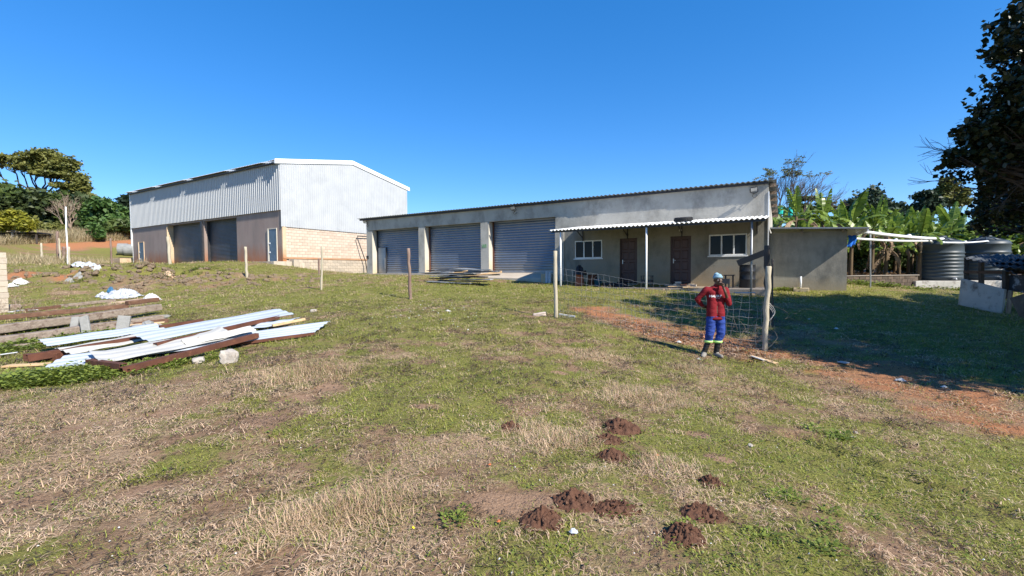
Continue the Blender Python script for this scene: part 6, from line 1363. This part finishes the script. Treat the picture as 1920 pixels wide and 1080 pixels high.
# brush at the foot of the block wall
e = hit(12, 600); q = MB(); r = random.Random(21)
for k in range(9): branches(q, Vector((r.uniform(-.7, .7), r.uniform(-.2, .3), -.05)), Vector((r.uniform(-.6, .6), r.uniform(-.4, .2), 1)).normalized(), .32, .010, 3, r, Vector((0, 0, .05)), .7, None, 4, .7)
q.build('dead_brush', MT['twig_brown'], None, loc=(e.x, e.y, e.z), label='tangled dead brown brush at the foot of the block wall', cat='brush')

# ================================================================== the man
def caps(segs, subd=12):
    bm = bmesh.new()
    for a, ra, b, rb in segs:
        a = Vector(a); b = Vector(b)
        for p, r_ in ((a, ra), (b, rb)): bmesh.ops.create_icosphere(bm, subdivisions=3, radius=r_, matrix=Matrix.Translation(p))
        L_ = (b - a).length
        if L_ > 1e-4:
            rot = (b - a).to_track_quat('Z', 'Y').to_matrix().to_4x4()
            bmesh.ops.create_cone(bm, cap_ends=True, segments=20, radius1=ra, radius2=rb, depth=L_, matrix=Matrix.Translation((a + b) / 2) @ rot)
    return bm
def ell(bm, c, r_, rot=None):
    m_ = Matrix.Translation(c) @ (rot or Matrix.Identity(4)) @ Matrix.Diagonal((r_[0], r_[1], r_[2], 1)); bmesh.ops.create_icosphere(bm, subdivisions=4, radius=1, matrix=m_)
def remesh(name, bm, vox, mat, parent, smooth=6, disp=0., dsc=8., fn=None, **k):
    me = bpy.data.meshes.new(name); bm.to_mesh(me); bm.free(); tmp = bpy.data.objects.new('tmp', me); C.objects.link(tmp)
    md = tmp.modifiers.new('r', 'REMESH'); md.mode = 'VOXEL'; md.voxel_size = vox; md.use_smooth_shade = True
    s_ = tmp.modifiers.new('s', 'SMOOTH'); s_.factor = .5; s_.iterations = smooth
    dg = bpy.context.evaluated_depsgraph_get(); ev = tmp.evaluated_get(dg); out = bpy.data.meshes.new_from_object(ev); bpy.data.objects.remove(tmp)
    from mathutils import noise as mn
    out.name = name
    if disp or fn:
        for v in out.vertices:
            c = v.co
            if disp: c = c + v.normal * (mn.noise(Vector((c.x, c.y, c.z * 1.6)) * dsc) * disp + mn.noise(Vector((c.x + 5, c.y, c.z * 2)) * dsc * 2.3) * disp * .4)
            v.co = fn(c) if fn else c
    out.materials.clear(); out.materials.append(mat); return link(name, out, parent, **k)
pp = hit(1341, 669)
man = empty('person', (pp.x, pp.y, pp.z - .005), math.radians(-2), label='man in red jumper, blue work trousers and pale blue beanie, hand at his mouth', cat='person')
HD = Vector((.035, -.02, 1.575))
# body: head, neck, arms, legs as one surface
SHL, ELL_, WRL = (-.185, .01, 1.385), (-.345, .08, 1.185), (-.225, .13, 1.06)
SHR, ELR, WRR = (.20, .01, 1.375), (.235, -.07, 1.105), (.115, -.185, 1.335)
segs = [((0, 0, .92), .08, (0, .01, 1.25), .075), ((-.1, 0, 1.35), .045, (.1, 0, 1.35), .045), ((.01, 0, 1.36), .058, (.03, -.01, 1.52), .055), (SHL, .05, ELL_, .04), (ELL_, .038, WRL, .026), (SHR, .05, ELR, .04), (ELR, .038, WRR, .026),
        ((-.08, 0, .88), .075, (-.122, -.025, .50), .046), ((-.122, -.025, .50), .046, (-.20, .0, .12), .036), ((.08, 0, .88), .075, (.092, -.03, .50), .046), ((.092, -.03, .50), .046, (.025, .0, .12), .036)]
bm = caps(segs)
ell(bm, HD + Vector((0, .012, .03)), (.074, .092, .088)); ell(bm, HD + Vector((0, -.025, -.035)), (.056, .062, .072)); ell(bm, HD + Vector((0, -.06, -.078)), (.030, .026, .026))   # skull, jaw, chin
ell(bm, HD + Vector((0, -.078, .030)), (.050, .016, .013)); ell(bm, HD + Vector((0, -.098, -.012)), (.018, .020, .016)); ell(bm, HD + Vector((0, -.088, .010)), (.011, .016, .028))  # brow, nose
for s_ in (-1, 1): ell(bm, HD + Vector((s_ * .038, -.066, -.012)), (.020, .018, .016)); ell(bm, HD + Vector((s_ * .078, .008, -.004)), (.010, .020, .030)); 
ell(bm, HD + Vector((0, -.086, -.043)), (.026, .012, .007)); ell(bm, HD + Vector((0, -.084, -.055)), (.022, .012, .008))
# hand at the mouth: palm, four fingers curled to the lips, thumb along the cheek
W = Vector(WRR); Pm = HD + Vector((.035, -.135, -.085))
def chain(bm, P, rr):
    t = caps([(P[i], rr[i], P[i + 1], rr[i + 1]) for i in range(len(P) - 1)]); me = bpy.data.meshes.new('t'); t.to_mesh(me); t.free(); bm.from_mesh(me); bpy.data.meshes.remove(me)
chain(bm, [W, W.lerp(Pm, .45), Pm], [.026, .027, .024]); ell(bm, W.lerp(Pm, .75), (.022, .034, .040))
for k in range(4):
    b_ = Pm + Vector((.012 - .002 * k, -.016 + .010 * k - .012, .012 - .018 * k)); L_ = (.030, .034, .032, .025)[k]
    chain(bm, [b_, b_ + Vector((-L_ * .9, -.008, .016)), b_ + Vector((-L_ * 1.7, .014, .026)), b_ + Vector((-L_ * 1.9, .038, .022))], [.0105, .0095, .0088, .0075])
chain(bm, [W.lerp(Pm, .55) + Vector((.0, .02, .0)), Pm + Vector((.010, .040, .010)), Pm + Vector((.0, .052, .045))], [.013, .011, .009])
# hand behind the hip
Wl = Vector(WRL); Pl = Wl + Vector((.06, .035, -.035)); chain(bm, [Wl, Pl], [.026, .024]); ell(bm, Pl, (.036, .016, .036))
for k in range(4):
    b_ = Pl + Vector((.02, .002, .024 - .016 * k)); chain(bm, [b_, b_ + Vector((.034, -.004, -.010)), b_ + Vector((.055, -.014, -.020)), b_ + Vector((.062, -.030, -.026))], [.010, .0095, .009, .008])
chain(bm, [Wl + Vector((.02, -.01, .01)), Wl + Vector((.045, -.03, .01)), Wl + Vector((.075, -.045, 0))], [.013, .011, .009])
body = remesh('body', bm, .0055, MT['skin'], man, smooth=3)
for s_ in (-1, 1):
    q = bmesh.new(); bmesh.ops.create_icosphere(q, subdivisions=2, radius=.011, matrix=Matrix.Translation(HD + Vector((s_ * .028, -.0745, .010)))); me = bpy.data.meshes.new('eye'); q.to_mesh(me); q.free(); me.materials.append(MT['teeth_white']); link('eye', me, man)
# beanie with a turned up band and a folded tip
bm = bmesh.new(); ell(bm, HD + Vector((0, .016, .062)), (.086, .102, .078)); ell(bm, HD + Vector((-.022, .015, .115)), (.050, .055, .042))
remesh('beanie', bm, .008, MT['beanie'], man, smooth=3, disp=.008, dsc=22, fn=lambda c: Vector((c.x, c.y, max(c.z, HD.z + .040 + .10 * max(0, -(c.y - HD.y)) * .25))))
q = MB(); V = []; n = 28
for zz, e_ in ((.034, 0), (.034, .008), (.062, .011), (.078, .006), (.078, 0)):
    for k in range(n): a = 2 * math.pi * k / n; V.append((HD.x + (.083 + e_) * math.cos(a), HD.y + .014 + (.098 + e_) * math.sin(a), HD.z + zz + .010 * -math.sin(a)))
q.add(V, [(i_ * n + k, i_ * n + (k + 1) % n, (i_ + 1) * n + (k + 1) % n, (i_ + 1) * n + k) for i_ in range(4) for k in range(n)]); q.build('beanie_band', MT['beanie'], man, smooth=True)
# jumper
mid = Vector(ELR).lerp(Vector(WRR), .42)
segs = [((-.078, .0, .86), .106, (-.066, .005, 1.15), .100), ((.078, 0, .86), .106, (.066, .005, 1.15), .100), ((-.066, .005, 1.15), .100, (-.088, .0, 1.31), .102), ((.066, .005, 1.15), .100, (.088, .0, 1.31), .102), ((-.15, .005, 1.375), .068, (.16, .005, 1.365), .068), ((-.05, .0, 1.40), .072, (.07, .0, 1.40), .072), ((.015, 0, 1.42), .070, (.025, -.004, 1.47), .066),
        (SHL, .068, ELL_, .054), (ELL_, .054, Vector(WRL) + Vector((.0, 0, .0)), .042), (SHR, .068, ELR, .056), (ELR, .056, mid, .047), (mid, .050, mid.lerp(Vector(WRR), .1), .044)]
bm = caps(segs); geo_fn = lambda c: Vector((c.x, c.y, max(c.z, .785)))
jum = remesh('jumper', bm, .010, MT['jumper'], man, smooth=5, disp=.009, dsc=8, fn=geo_fn)
q = MB(); V = []; n = 40
for zz, e_ in ((.775, -.002), (.772, .004), (.80, .008), (.835, .004)):
    for k in range(n): a = 2 * math.pi * k / n; V.append((.0 + (.177 + e_) * math.cos(a) * (1 + .02 * math.sin(5 * a)), (.104 + e_) * math.sin(a), zz))
q.add(V, [(i_ * n + k, i_ * n + (k + 1) % n, (i_ + 1) * n + (k + 1) % n, (i_ + 1) * n + k) for i_ in range(3) for k in range(n)]); q.build('hem_band', MT['jumper'], man, smooth=True)
# lettering across the chest, laid onto the cloth
from mathutils.bvhtree import BVHTree
bv = BVHTree.FromPolygons([v.co for v in jum.data.vertices], [p.vertices[:] for p in jum.data.polygons])
def chest_text(s, size, x0, z0, nm):
    cu = bpy.data.curves.new(nm, 'FONT'); cu.body = s; cu.size = size; cu.align_x = 'CENTER'; cu.offset = size * .02; ob = bpy.data.objects.new(nm, cu); C.objects.link(ob)
    me = bpy.data.meshes.new_from_object(ob.evaluated_get(bpy.context.evaluated_depsgraph_get())); bpy.data.objects.remove(ob)
    b2 = bmesh.new(); b2.from_mesh(me); bmesh.ops.triangulate(b2, faces=b2.faces); bmesh.ops.subdivide_edges(b2, edges=b2.edges, cuts=2); b2.to_mesh(me); b2.free()
    for v in me.vertices:
        x, z = v.co.x + x0, v.co.y + z0; h_ = bv.ray_cast(Vector((x, -1, z)), Vector((0, 1, 0))); y = h_[0].y if h_[0] else -.12; v.co = Vector((x, y - .006, z))
    me.materials.clear(); me.materials.append(MT['print_white']); link(nm, me, man)
chest_text('HALFAT.', .066, -.035, 1.235, 'lettering'); chest_text('--- ----', .030, .005, 1.205, 'small_print')
# trousers
HL, KL, AL = (-.085, 0, .86), (-.125, -.03, .50), (-.135, -.01, .35); HR, KR, AR = (.085, 0, .86), (.095, -.035, .50), (.055, -.01, .34)
bm = caps([(HL, .100, (-.105, -.01, .62), .092), ((-.105, -.01, .62), .092, KL, .084), (KL, .084, AL, .072), (HR, .100, (.10, -.015, .62), .092), ((.10, -.015, .62), .092, KR, .084), (KR, .084, AR, .072), ((-.05, 0, .80), .09, (.05, 0, .80), .09)])
remesh('trousers', bm, .010, MT['trousers'], man, smooth=4, disp=.014, dsc=10, fn=lambda c: Vector((c.x, c.y, min(max(c.z, .325), .84))))
for (ax, ay, az_) in ((-.140, -.01, .325), (.048, -.01, .322)):
    q = MB(); V = []; n = 28
    for zz, e_ in ((-.02, .0), (-.022, .006), (.02, .008), (.022, .0)):
        for k in range(n): a = 2 * math.pi * k / n; V.append((ax + (.078 + e_) * math.cos(a), ay + (.080 + e_) * math.sin(a), az_ + zz))
    q.add(V, [(i_ * n + k, i_ * n + (k + 1) % n, (i_ + 1) * n + (k + 1) % n, (i_ + 1) * n + k) for i_ in range(3) for k in range(n)]); q.build('reflective_band', MT['hiviz'], man, smooth=True)
# rubber boots with grey soil stained feet
def boot(top, ank, toe):
    top, ank, toe = Vector(top), Vector(ank), Vector(toe)
    remesh('boot', caps([(top, .060, top.lerp(ank, .6), .055), (top.lerp(ank, .6), .055, ank, .052)]), .008, MT['boot_black'], man, smooth=3, disp=.008, dsc=14)
    heel = ank + (ank - toe).normalized() * .05; heel.z = .045; mid_ = ank.lerp(toe, .5); bm = caps([(heel, .042, Vector((ank.x, ank.y, .05)), .050), (Vector((ank.x, ank.y, .055)), .052, Vector((mid_.x, mid_.y, .045)), .046), (Vector((mid_.x, mid_.y, .045)), .046, toe, .038), (Vector((ank.x, ank.y, .05)), .050, ank, .053)])
    remesh('boot_foot', bm, .008, MT['boot_grey'], man, smooth=3, fn=lambda c: Vector((c.x, c.y, max(c.z, .004))))
boot((-.150, -.01, .33), (-.225, .0, .10), (-.305, -.13, .040)); boot((.048, -.01, .33), (.020, .0, .10), (.055, -.17, .040))
